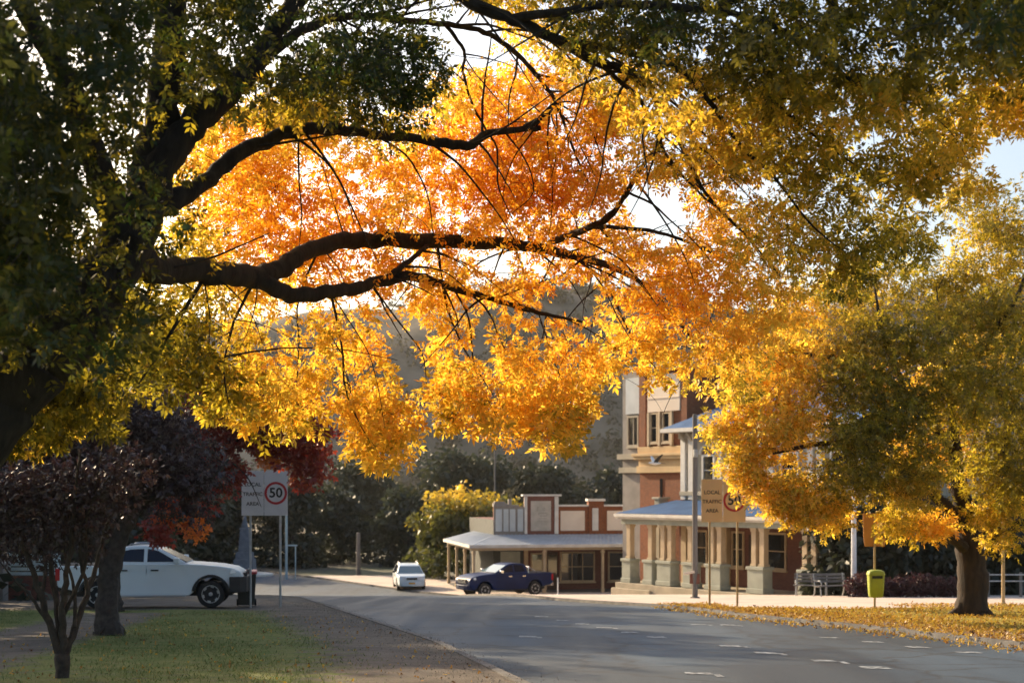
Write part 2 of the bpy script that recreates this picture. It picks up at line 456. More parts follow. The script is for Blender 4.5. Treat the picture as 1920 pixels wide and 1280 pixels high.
# left verge with lawn, soil and gravel driveway
def lawn_left(x, y):
    xl = XL(y)
    edge = sst(xl - x, 0.8 + 0.01 * y, 3.0 + 0.015 * y)                  # bare soil beside the kerb
    drive = 1 - sst(abs(x - (-8.6 - (y - 24) * 0.12)), 0.7, 1.6) * 1.0 if y < 38 else 0.0
    far = 1 - sst(y, 38.0, 41.0) * (1 if x > -22 else 0.3)
    near = 0.75 + 0.25 * sst(y, 17, 24)
    return max(0.0, edge * far * near * (1 - 0.95 * drive))
mb = MB()
sheet(mb, K(-70), lambda y: XL(y) - 0.16, rows(-60, 10, 5) + rows(10.5, 64, 0.5), 0.11, 130, 0.012)
m_lawn = ground_mat('worn_lawn', (0.105, 0.092, 0.077), (0.17, 0.15, 0.125), (0.10, 0.14, 0.035), (0.17, 0.18, 0.06))
verge_l = tag(mb.build('lawn', m_lawn, smooth=True), kind='structure')
set_attr(verge_l, 'grass', lawn_left)

# right verge: grass and bare soil under fallen leaves
def grass_right(x, y):
    return sst(x - XR(y), 0.9, 2.6)
mb = MB()
ysr = rows(-60, 16, 4) + rows(16.5, 40.5, 0.5)
sheet(mb, lambda y: XR(y) + 0.16, K(62), ysr, 0.11, 90, 0.012)
sheet(mb, lambda y: XR(y) + 0.16, lambda y: 9 - (y - 40.5) * 0.82, rows(40.5, 44.9, 0.4), 0.11, 8)
sheet(mb, lambda y: 9 + (y - 40.5) * 1.6, K(62), rows(40.5, 45.5, 0.5), 0.11, 60, 0.01)
m_vr = ground_mat('leafy_verge', (0.20, 0.14, 0.10), (0.28, 0.20, 0.14), (0.24, 0.20, 0.03), (0.34, 0.26, 0.04))
verge_r = tag(mb.build('verge', m_vr, smooth=True), kind='structure')
set_attr(verge_r, 'grass', grass_right)

# pavement in front of the shops
mb = MB()
sheet(mb, lambda y: XR(y) + 0.16, K(62), rows(40.6, 100, 2), 0.085, 20)
tag(mb.build('pavement', M['concrete']), kind='structure')

# kerbs
mb = MB()
def kerb(xf, ys, side, w=0.15, h=0.125):
    for a, b in zip(ys[:-1], ys[1:]):
        xa, xb = xf(a), xf(b)
        if abs(xb - xa) > 8: continue
        za, zb = gz(a), gz(b)
        g = 0.006
        wa = side * w
        vs = [(xa, a + g, za), (xa + wa, a + g, za), (xb + wa, b - g, zb), (xb, b - g, zb),
              (xa + side * 0.02, a + g, za + h), (xa + wa, a + g, za + h), (xb + wa, b - g, zb + h), (xb + side * 0.02, b - g, zb + h)]
        mb.add(vs, [(0, 3, 2, 1), (4, 5, 6, 7), (0, 1, 5, 4), (1, 2, 6, 5), (2, 3, 7, 6), (3, 0, 4, 7)])
kerb(XL, rows(-20, 63.5, 1.2), -1)
kerb(XR, rows(-20, 107, 1.2), 1)
tag(mb.build('kerb', M['kerb']), kind='structure')

# worn parking marks on the asphalt
mb = MB()
def mark(x, y, lx, ly, sk=0.0):
    z = 0.026
    mb.poly([(x - lx, y - ly + sk, gz(y - ly + sk) + z), (x + lx, y - ly - sk, gz(y - ly - sk) + z), (x + lx * 0.9, y + ly - sk, gz(y + ly - sk) + z), (x - lx * 0.9, y + ly + sk, gz(y + ly + sk) + z)])
for px, py in [(1015, 1157), (1055, 1164), (1092, 1171), (1133, 1178), (1180, 1187), (1230, 1196), (1370, 1213), (1435, 1226), (1545, 1241), (1640, 1254),
               (1310, 1172), (1365, 1173), (1555, 1197), (1635, 1205), (1720, 1215), (1815, 1225), (990, 1195), (1310, 1265)]:
    y = 1.6 / ((py - HZ) / F - 0.0468); x = ax(px, y)
    mark(x, y, 0.17 + 0.03 * rng.random(), 0.16 + 0.1 * rng.random(), 0.05)
    if rng.random() < 0.5: mark(x + 0.22, y - 0.35, 0.05, 0.22, 0.0)
tag(mb.build('road_markings', M['marking']), kind='structure')

# hills beyond the town
def hill_h(x, y):
    t = sst(y, 315, 435)
    h = -3 + .01 * (y - 150) + 60 * t * (0.92 + 0.10 * math.sin(x * 0.011 + 0.6) + 0.05 * math.sin(x * 0.031 + 2))
    return h + 2.2 * t * math.sin(x * 0.055 + y * 0.03) + 1.5 * t * math.sin(x * 0.12 - y * 0.07)
mb = MB()
xs = np.linspace(-700, 700, 141); ys = np.linspace(150, 640, 100)
for y in ys:
    for x in xs: mb.v.append((x, y, hill_h(x, y)))
for j in range(len(ys) - 1):
    for i in range(len(xs) - 1):
        p = j * len(xs) + i; mb.f.append((p, p + 1, p + len(xs) + 1, p + len(xs)))
m_hill = mat('hill_pasture', (0.22, 0.175, 0.12), 0.95, (0.09, 0.08, 0.05), 0.09, 1.0, 0.8, detail=9)
tag(mb.build('hill', m_hill, smooth=True), kind='structure')
# ================================================================== BUILDINGS
def frame_window(T, name, u0, u1, v, z0, z1, nx, nz, fm, gm, fw=.07, depth=.06, bar=.035):
    """window in a wall that faces -v: frame proud of the wall, glass and bars as sub-parts"""
    mb = MB()
    mb.box(u0, u1, v - depth, v, z0, z0 + fw); mb.box(u0, u1, v - depth, v, z1 - fw, z1)
    mb.box(u0, u0 + fw, v - depth, v, z0 + fw, z1 - fw); mb.box(u1 - fw, u1, v - depth, v, z0 + fw, z1 - fw)
    f = mb.build(name, fm, T)
    g = MB(); g.box(u0 + fw, u1 - fw, v - .016, v - .010, z0 + fw, z1 - fw); g.build('pane', gm, f)
    b = MB()
    for i in range(1, nx):
        u = u0 + fw + (u1 - u0 - 2 * fw) * i / nx; b.box(u - bar / 2, u + bar / 2, v - .045, v - .02, z0 + fw, z1 - fw)
    for j in range(1, nz):
        zz = z0 + fw + (z1 - z0 - 2 * fw) * j / nz; b.box(u0 + fw, u1 - fw, v - .042, v - .022, zz - bar / 2, zz + bar / 2)
    if b.v: b.build('glazing_bars', fm, f)
    s = MB(); s.box(u0 - .06, u1 + .06, v - .12, v - .002, z0 - .09, z0 - .003); s.build('sill', fm, f)
    return f
def corrugated(mb, p00, p10, p01, p11, n, amp=.03):
    """roof sheet between eave p00-p10 and ridge p01-p11, ribs running up the slope"""
    p00, p10, p01, p11 = map(Vector, (p00, p10, p01, p11)); o = len(mb.v)
    nrm = (p10 - p00).cross(p01 - p00).normalized()
    for i in range(n + 1):
        t = i / n; h = nrm * (amp if i % 2 else 0)
        mb.v.append(tuple(p00.lerp(p10, t) + h)); mb.v.append(tuple(p01.lerp(p11, t) + h))
    for i in range(n): mb.f.append((o + 2 * i, o + 2 * i + 2, o + 2 * i + 3, o + 2 * i + 1))

def shop():
    T = thing('corner_shop', 'low brick shop with panelled parapet and grey iron verandah on cream posts', 'shop', (-2.2, 82.0, -4.5), math.atan2(.187, .982))
    U1 = 13.0
    mb = MB()
    mb.box(1.7, U1, 3.0, 12, 0.0, 4.3)
    mb.build('wall', M['brick_dark'], T)
    mb = MB(); mb.box(1.67, 1.699, 2.99, 12.02, 0.0, 4.31); mb.box(1.699, 3.5, 2.975, 2.999, .1, 3.4); mb.build('side_cladding', M['dark_boards'], T)  # added dark sheet, makes the sunlit shop corner look shaded
    fl = MB(); fl.box(-.1, U1, -.1, 3.0, 0.0, .09); fl.box(-.1, 1.7, 3.0, 10.2, 0.0, .09); fl.build('verandah_floor', M['kerb'], T)
    # parapet with piers and inset panels
    mb = MB(); mb.box(1.7, U1, 2.86, 3.24, 3.44, 5.1); pp = mb.build('parapet', M['brick'], T)
    mb = MB(); mb.box(3.58, 5.62, 2.80, 3.26, 3.43, 5.72); pd = mb.build('pediment', M['brick_dark'], T)
    mb = MB()
    mb.box(3.42, 5.80, 2.70, 3.30, 5.72, 5.83); mb.box(3.52, 3.70, 2.74, 2.80, 3.46, 5.70); mb.box(5.38, 5.62, 2.74, 2.80, 3.46, 5.70)
    mb.build('pediment_trim', M['white_trim'], pd, bevel=.01)
    mb = MB(); mb.box(3.92, 5.16, 2.77, 2.80, 3.64, 5.44); sb = mb.build('sign_panel', M['sign_board'], pd)
    mb = MB()          # faded strokes that can no longer be read
    for a, b, c, d in [(4.30, 4.34, 5.05, 5.30), (4.34, 4.44, 5.26, 5.30), (4.62, 4.86, 5.10, 5.14), (4.68, 4.80, 5.20, 5.24), (4.42, 4.9, 4.92, 4.95), (4.38, 4.42, 4.80, 4.95), (4.46, 4.92, 4.74, 4.77), (4.88, 4.91, 4.78, 4.90), (4.44, 4.95, 4.60, 4.62), (4.30, 4.95, 4.42, 4.44)]:
        mb.box(a, b, 2.757, 2.77, c - .22, d - .22)
    mb.build('worn_strokes', M['faded_ink'], sb)
    for a, b in ((5.76, 7.26), (8.66, 10.3), (10.9, 12.6)):
        mb = MB(); mb.box(a, b, 2.82, 2.858, 3.64, 4.84); mb.build('parapet_panel', M['pink_panel'], pp)
    mb = MB(); mb.box(5.64, 7.5, 2.78, 3.28, 5.1, 5.2); mb.box(8.45, U1, 2.78, 3.28, 5.1, 5.2); mb.build('coping', M['white_trim'], pp, bevel=.01)
    mb = MB(); mb.box(7.5, 8.45, 2.80, 3.26, 3.44, 5.42); pr = mb.build('pier', M['brick'], T)
    mb = MB(); mb.box(7.42, 8.53, 2.72, 3.34, 5.42, 5.56); mb.box(7.72, 8.1, 2.76, 2.80, 3.64, 5.0); mb.build('pier_trim', M['white_trim'], pr, bevel=.01)
    mb = MB(); mb.box(1.66, 3.5, 2.84, 2.859, 3.44, 5.09); gb = mb.build('grey_facing', M['grey_render'], pp)
    for a, b in [(1.78, 2.16), (2.26, 2.56), (2.64, 2.98), (3.12, 3.46)]:
        mb = MB(); mb.box(a, b, 2.80, 2.839, 3.62, 4.95); mb.build('parapet_panel', M['grey_panel'], pp)
    mb = MB(); mb.box(1.66, 2.5, 2.76, 3.3, 5.1, 5.3); mb.box(2.5, 3.2, 2.80, 3.26, 5.1, 5.2); mb.box(2.58, 2.78, 2.95, 3.15, 5.2, 5.55); mb.box(1.72, 2.36, 2.82, 3.24, 5.3, 5.4); mb.build('coping', M['grey_render'], pp, bevel=.01)
    # finials behind the parapet
    for u in (9.9,):
        mb = MB(); mb.lathe([(.14, 0), (.14, .18), (.18, .2), (.12, .34), (.05, .4)], (u, 3.05, 5.2), 12); mb.build('finial', M['white_trim'], pp)
    # verandah roof, wrapping round the left corner
    mb = MB()
    corrugated(mb, (-.25, -.25, 2.92), (U1, -.25, 2.92), (1.72, 2.80, 3.42), (U1, 2.80, 3.42), 96)
    corrugated(mb, (-.25, 10.4, 2.92), (-.25, -.25, 2.92), (1.70, 10.4, 3.42), (1.70, 2.80, 3.42), 70)
    mb.build('verandah_roof', M['iron_roof'], T)
    mb = MB(); mb.box(-.28, U1, -.30, -.26, 2.76, 2.94); mb.box(-.32, -.28, -.30, 10.4, 2.76, 2.94)
    mb.build('gutter', M['white_trim'], T)
    mb = MB(); mb.box(-.1, U1, -.07, .07, 2.60, 2.78); mb.box(-.07, .07, .07, 10.3, 2.60, 2.78); mb.build('beam', M['cream'], T)
    for u, v in [(0, 0), (0, 3.3), (0, 6.6), (0, 10.1), (4.15, 0), (7.65, 0), (11.2, 0)]:
        mb = MB(); mb.box(u - .075, u + .075, v - .075, v + .075, .09, 2.60); mb.box(u - .1, u + .1, v - .1, v + .1, .09, .34); mb.box(u - .11, u + .11, v - .11, v + .11, 2.42, 2.52)
        mb.build('post', M['cream'], T, bevel=.012)
    frame_window(T, 'window', 5.75, 7.92, 3.0, .55, 2.36, 3, 2, M['cream'], M['dark_glass'], .09, .09, .05)
    frame_window(T, 'window', 8.75, 10.7, 3.0, .55, 2.36, 2, 2, M['cream'], M['dark_glass'], .09, .09, .05)
    frame_window(T, 'window', 3.95, 4.75, 3.0, .75, 2.30, 1, 1, M['cream'], M['dark_glass'], .08, .08)
    mb = MB(); mb.box(4.95, 5.62, 2.93, 3.0, .09, 2.36); dr = mb.build('door', M['dark_wood'], T)
    mb = MB(); mb.box(5.02, 5.55, 2.915, 2.93, 1.1, 2.2); mb.build('door_glass', M['dark_glass'], dr)
    mb = MB(); mb.lathe([(.02, 0), (.035, -.03), (.02, -.06)], (5.5, 2.93, 1.05), 10, 'y'); mb.build('handle', M['chrome'], dr)
    mb = MB(); mb.box(3.55, 3.78, 2.9, 3.0, .09, 2.62); mb.box(4.80, 4.94, 2.9, 3.0, .09, 2.62); mb.build('pilaster', M['cream'], T)
    mb = MB(); mb.box(2.1, 3.3, 2.93, 2.974, .3, 2.4); mb.build('shutter', M['pale_green'], T)
shop()

def post_office():
    th = math.atan2(-.829, .56)             # u runs along the street to the right and towards the camera
    T = thing('post_office', 'two storey orange brick and cream building with square tower and columned verandah', 'building', (6.1, 74.0, -3.2), th)
    # local: u along the front, v back into the building, z up from the verandah floor
    def G(u, v): return gz(74.0 - .829 * u + .56 * v) + 3.2
    mb = MB()
    mb.box(-.6, 2.5, -.45, 2.6, -1.6, 0.0); mb.box(2.5, 14.6, -.45, 2.6, -1.6, -.02)
    mb.build('plinth', M['stone'], T, bevel=.02)
    mb = MB(); mb.box(-.75, 2.35, -.62, -.45, -1.6, -.28); mb.build('step', M['stone'], T, bevel=.015)
    # ground floor wall with openings
    mb = MB(); mb.box(1.17, 14.5, 2.4, 10, 0.0, 4.2); mb.build('wall', M['brick_dark'], T)  # darker brick stands in for shade on the lower wall
    mb = MB(); mb.box(-.62, -.2, 2.2, 2.8, -1.6, 4.3); mb.box(-.72, -.1, 2.1, 2.9, 4.3, 4.42); mb.build('end_pier', M['stone'], T, bevel=.02)
    for u0, u1 in [(2.2, 3.4), (5.2, 6.1), (7.6, 9.0), (10.4, 11.6), (12.6, 13.6)]:
        frame_window(T, 'window', u0, u1, 2.4, .95, 2.75, 1, 2, M['cream'], M['dark_glass'], .1, .08, .05)
    mb = MB(); mb.box(6.45, 7.35, 2.33, 2.398, 0.0, 2.6); dr = mb.build('door', M['dark_wood'], T)
    mb = MB(); mb.box(6.6, 7.2, 2.315, 2.33, 1.3, 2.4); mb.build('door_glass', M['dark_glass'], dr)
    # pedestals and columns
    cols = [(0.1, 1), (1.85, 1), (3.1, 2), (4.9, 1), (6.75, 2), (9.65, 2), (12.9, 2)]
    for u, k in cols:
        w = .34 if k == 1 else .52
        p = MB()
        p.box(u - w, u + w, -.3, .3, .0, 1.1); p.box(u - w - .05, u + w + .05, -.35, .35, .0, .24); p.box(u - w - .06, u + w + .06, -.36, .36, 1.1, 1.25)
        pe = p.build('pedestal', M['pale_green'], T, bevel=.02)
        for s in ((0,) if k == 1 else (-.27, .27)):
            c = MB(); c.box(u + s - .15, u + s + .15, -.15, .15, 1.36, 2.86); c.box(u + s - .19, u + s + .19, -.19, .19, 1.25, 1.36); c.box(u + s - .18, u + s + .18, -.18, .18, 2.86, 2.95); c.box(u + s - .2, u + s + .2, -.2, .2, 2.95, 3.03)
            c.build('column', M['cream'], T, bevel=.015)
    for u in (1.85, 4.9):
        p = MB(); p.box(u - .2, u + .2, 2.1, 2.398, 0, 3.0); p.build('pilaster', M['cream'], T, bevel=.015)
    # entablature, gutter and verandah roof
    mb = MB(); mb.box(-.35, 14.0, -.26, .26, 3.03, 3.30); mb.box(-.35, .05, .26, 2.2, 3.03, 3.30); mb.build('entablature', M['pale_green'], T, bevel=.015)
    mb = MB(); mb.box(-.55, 14.2, -.46, .40, 3.30, 3.40); mb.box(-.62, 14.3, -.55, -.44, 3.40, 3.56); mb.box(-.62, -.52, -.44, 2.2, 3.40, 3.56); mb.build('cornice', M['white_trim'], T, bevel=.01)
    mb = MB(); corrugated(mb, (-.6, -.52, 3.58), (14.3, -.52, 3.58), (1.0, 2.35, 4.25), (14.3, 2.35, 4.25), 120, .02); corrugated(mb, (-.6, 2.38, 3.58), (-.6, -.52, 3.58), (1.0, 2.38, 4.25), (1.0, 2.35, 4.25), 20, .02)
    mb.build('verandah_roof', M['blue_roof'], T)
    mb = MB(); mb.box(-.3, 14.0, .26, 2.4, 3.06, 3.10); mb.build('verandah_ceiling', M['cream'], T)
    # upper storey
    mb = MB(); mb.box(1.45, 14.2, 2.42, 10, 4.26, 7.75); up = mb.build('upper_wall', M['stone'], T)
    for u in (1.40, 2.0, 4.2, 4.8, 7.2, 7.8, 10.4, 11.0, 13.6):
        mb = MB(); mb.box(u, u + .36, 2.28, 2.418, 4.3, 7.45); mb.build('pilaster', M['white_trim'], T, bevel=.015)
    mb = MB(); mb.box(1.36, 14.3, 2.24, 2.418, 4.5, 4.72); mb.box(1.3, 14.3, 2.2, 2.418, 7.45, 7.7); mb.build('frieze', M['stone'], T, bevel=.015)
    for u in (1.62, 2.2, 4.45, 7.5):
        mb = MB(); mb.prism_x([(2.41, 7.15), (2.41, 7.74), (1.9, 7.74), (2.1, 7.5), (2.26, 7.3)], u, u + .14); mb.build('bracket', M['stone'], T)
    for u0, u1 in [(3.0, 3.95), (5.6, 6.8), (8.6, 9.8), (11.8, 13.0)]:
        f = frame_window(T, 'upper_window', u0, u1, 2.42, 5.0, 6.6, 1, 2, M['white_trim'], M['dark_glass'], .1, .1, .05)
        a = MB(); mid = (u0 + u1) / 2; r = (u1 - u0) / 2
        prof = [(mid + r * math.cos(t), 6.6 + r * .7 * math.sin(t)) for t in np.linspace(0, math.pi, 12)]
        a.prism_y(prof, 2.33, 2.415); a.build('arch_head', M['brick_dark'], f)
        ar = [tuple((mid + (r + .12) * math.cos(t), 2.31, 6.62 + (r * .7 + .12) * math.sin(t))) for t in np.linspace(0, math.pi, 14)]
        b = MB(); b.tube(ar, .06, 6); b.build('arch_mould', M['white_trim'], f)
    E = .8
    mb = MB(); mb.box(1.45 - E, 14.2, 2.42 - E, 10 + E, 7.76, 7.84); mb.build('soffit', M['stone'], T)
    mb = MB(); mb.box(1.45 - E - .05, 14.25, 2.42 - E - .06, 2.42 - E, 7.78, 7.98); mb.box(1.45 - E - .06, 1.45 - E, 2.42 - E, 10 + E, 7.78, 7.98); mb.build('gutter', M['white_trim'], T)
    mb = MB()
    a, b, c, d = (1.45 - E - .04, 2.42 - E - .04, 7.96), (14.3, 2.42 - E - .04, 7.96), (14.3, 10 + E, 7.96), (1.45 - E - .04, 10 + E, 7.96)
    r0, r1 = (6.2, 6.2, 10.6), (14.3, 6.2, 10.6)
    corrugated(mb, a, b, r0, r1, 110, .02); corrugated(mb, d, a, r0, r0, 60, .02); corrugated(mb, c, d, r1, r0, 90, .02)
    mb.build('hip_roof', M['blue_roof'], T)
    # tower
    t0, t1, v0, v1 = -2.8, 1.16, 3.0, 7.0
    mb = MB(); mb.box(t0, t1, v0, v1, -1.4, 11.6); tw = mb.build('tower', M['brick'], T)
    mb = MB()
    mb.box(t0 - .14, t1 + .14, v0 - .14, v1 + .14, 5.72, 6.1); mb.box(t0 - .34, t1 + .34, v0 - .34, v1 + .34, 6.62, 6.78); mb.box(t0 - .26, t1 + .26, v0 - .26, v1 + .26, 6.45, 6.62); mb.box(t0 - .1, t1 + .1, v0 - .1, v1 + .1, 6.78, 7.14)
    mb.build('string_course', M['ochre'], tw, bevel=.02); mb = MB()
    mb.box(t0 - .26, t1 + .26, v0 - .26, v1 + .26, 11.2, 11.4); mb.box(t0 - .4, t1 + .4, v0 - .4, v1 + .4, 11.4, 11.6)
    mb.build('tower_cornice', M['cream'], tw, bevel=.02)
    mb = MB(); mb.box(t0 - .05, t1 + .05, v0 - .06, v0 - .002, 6.1, 6.44); mb.build('frieze_panel', M['ochre'], tw)
    mb = MB(); mb.box(t0 + .75, t1 - .55, v0 - .09, v0 - .003, 9.0, 11.0); mb.box(t0 + .75, t1 - .55, v0 - .12, v0 - .09, 9.7, 9.78); mb.build('cream_panel', M['pink_panel'], tw, bevel=.01)
    for u in (t0 + .95, t0 + 1.98):
        f = frame_window(tw, 'tower_window', u, u + .62, v0 - .003, 7.35, 8.95, 1, 2, M['cream'], M['dark_glass'], .07, .1, .05)
    mb = MB()
    for u in (t0 + .76, t0 + 1.66, t0 + 2.66): mb.box(u, u + .17, v0 - .14, v0 - .004, 7.16, 8.98)
    mb.build('window_pilaster', M['cream'], tw, bevel=.01)
    for u in (t0, t1 - .45):
        mb = MB(); mb.box(u, u + .55 if u == t0 else u + .45, v0 - .07, v0 - .001, 7.16, 11.18); mb.build('corner_pilaster', M['brick'], tw)
    mb = MB(); mb.box(t0 + 1.72, t0 + 1.92, v0 - .03, v0 - .001, 3.6, 5.4); mb.build('slit_window', M['dark_glass'], tw)
    mb = MB(); tc = ((t0 + t1) / 2, (v0 + v1) / 2, 12.0); e = .45
    q = [(t0 - e, v0 - e, 11.6), (t1 + e, v0 - e, 11.6), (t1 + e, v1 + e, 11.6), (t0 - e, v1 + e, 11.6)]
    mb.add(q + [tc], [(0, 1, 4), (1, 2, 4), (2, 3, 4), (3, 0, 4), (3, 2, 1, 0)]); mb.build('tower_roof', M['blue_roof'], tw)
    # added wing: the tower's shaded left face, shade put into its grey
    mb = MB(); mb.box(-4.7, t0 - .003, 3.3, 9, -1.4, 11.4); wg = mb.build('wing', M['grey_render'], T)
    mb = MB(); mb.box(-4.3, -3.1, 3.2, 3.298, 9.0, 11.0); mb.build('wing_panel', M['grey_panel'], wg)
    mb = MB(); mb.box(-4.9, t0 - .003, 3.05, 3.298, 6.5, 6.8); mb.box(-4.8, t0 - .004, 3.1, 3.298, 5.75, 6.05); mb.build('wing_course', M['stone'], wg)
    f = frame_window(wg, 'wing_window', -4.2, -3.2, 3.298, 7.2, 8.9, 2, 1, M['stone'], M['dark_glass'], .1, .1, .08)
post_office()

# ================================================================== VEHICLES
def wheel(parent, x, y, r, side, spokes=6, rim_m='alloy', w=.24):
    t = MB(); h = w / 2
    t.lathe([(r * .62, -h * .9), (r * .80, -h), (r * .95, -h * .85), (r, -h * .45), (r, h * .45), (r * .95, h * .85), (r * .80, h), (r * .62, h * .9)], (0, 0, 0), 28, 'y')
    W = t.build('wheel', M['tyre'], parent, smooth=True, loc=(x, y, r))
    m = MB(); s = side
    m.lathe([(r * .64, s * h * .2), (r * .64, s * h * .93), (r * .58, s * h * .93), (r * .55, s * h * .35), (.02, s * h * .30)], (0, 0, 0), 28, 'y')
    rim = m.build('rim', M['black_plastic'], W, smooth=True)
    sp = MB()
    for k in range(spokes):
        a = 2 * math.pi * k / spokes + .3
        c, sn = math.cos(a), math.sin(a); wd = r * .085
        def P(rr, o, yy): return (c * rr - sn * o, s * yy, sn * rr + c * o)
        vs = [P(r * .10, -wd, h * .50), P(r * .10, wd, h * .50), P(r * .60, wd * 1.5, h * .80), P(r * .60, -wd * 1.5, h * .80), P(r * .10, -wd, h * .75), P(r * .10, wd, h * .75), P(r * .60, wd * 1.5, h * .95), P(r * .60, -wd * 1.5, h * .95)]
        sp.add(vs, [(0, 1, 2, 3), (7, 6, 5, 4), (0, 4, 5, 1), (1, 5, 6, 2), (2, 6, 7, 3), (3, 7, 4, 0)])
    sp.lathe([(r * .15, s * h * .5), (r * .15, s * h * .9), (.02, s * h * .95)], (0, 0, 0), 16, 'y')
    sp.lathe([(r * .655, s * h * .85), (r * .655, s * h * .96), (r * .60, s * h * .96), (r * .60, s * h * .85)], (0, 0, 0), 28, 'y')
    sp.build('spokes', M[rim_m], W)
    return W
def arc(cx, cz, r, a0, a1, n=12):
    return [(cx + r * math.cos(R(a)), cz + r * math.sin(R(a))) for a in np.linspace(a0, a1, n)]
def hwf(x, w, xf, xr, kf, kr):
    """half width narrows to the nose and slightly to the tail"""
    f = max(0, (x - xf[0]) / (xf[1] - xf[0])); b = max(0, (xr[0] - x) / (xr[0] - xr[1]))
    return w * (1 - kf * f * f - kr * b * b)
def body_shell(name, outline, w, m, parent, xf, xr, kf=.14, kr=.05, bevel=.05):
    vs = []; n = len(outline)
    for s in (-1, 1):
        for x, z in outline:
            hw = hwf(x, w, xf, xr, kf, kr) * (1 - .03 * max(0, (z - .95) / .35)) * (1 - .03 * max(0, (.55 - z) / .3))
            vs.append((x, s * hw, z))
    mb = MB(); mb.add(vs, [tuple(range(n)), tuple(range(2 * n - 1, n - 1, -1))] + [(i, i + n, (i + 1) % n + n, (i + 1) % n) for i in range(n)])
    return mb.build(name, m, parent, bevel=bevel, smooth=True, seg=3)
def cabin(name, prof, zb, zt, wb, wt, m, parent, bevel=.05):
    n = len(prof); W = lambda z: wb + (wt - wb) * min(1, max(0, (z - zb) / (zt - zb)))
    vs = [(x, -W(z), z) for x, z in prof] + [(x, W(z), z) for x, z in prof]
    mb = MB(); mb.add(vs, [tuple(range(n)), tuple(range(2 * n - 1, n - 1, -1))] + [(i, i + n, (i + 1) % n + n, (i + 1) % n) for i in range(n)])
    mb.build(name, m, parent, bevel=bevel, smooth=True, seg=3)
    return W
def side_plate(name, prof, W, side, m, parent, off=.006, th=.012, bevel=0):
    """flat piece lying on the side of the cabin, proud by `off`"""
    n = len(prof); s = side
    vs = [(x, s * (W(z) + off - th), z) for x, z in prof] + [(x, s * (W(z) + off), z) for x, z in prof]
    mb = MB(); mb.add(vs, [tuple(range(n)), tuple(range(2 * n - 1, n - 1, -1))] + [(i, i + n, (i + 1) % n + n, (i + 1) % n) for i in range(n)])
    return mb.build(name, m, parent, bevel=bevel)
def cross_plate(name, xz0, xz1, w0, w1, m, parent, off=.008, th=.02):
    """windscreen or rear window between two heights, across the car"""
    (xa, za), (xb, zb) = xz0, xz1
    d = Vector((xb - xa, 0, zb - za)).normalized(); nrm = Vector((d.z, 0, -d.x))
    if nrm.x * (1 if xa > xb else -1) < 0: nrm = -nrm
    vs = []
    for k in (off - th, off):
        o = nrm * k
        vs += [(xa + o.x, -w0, za + o.z), (xa + o.x, w0, za + o.z), (xb + o.x, w1, zb + o.z), (xb + o.x, -w1, zb + o.z)]
    mb = MB(); mb.add(vs, [(0, 1, 2, 3), (7, 6, 5, 4), (0, 4, 5, 1), (1, 5, 6, 2), (2, 6, 7, 3), (3, 7, 4, 0)])
    return mb.build(name, m, parent)

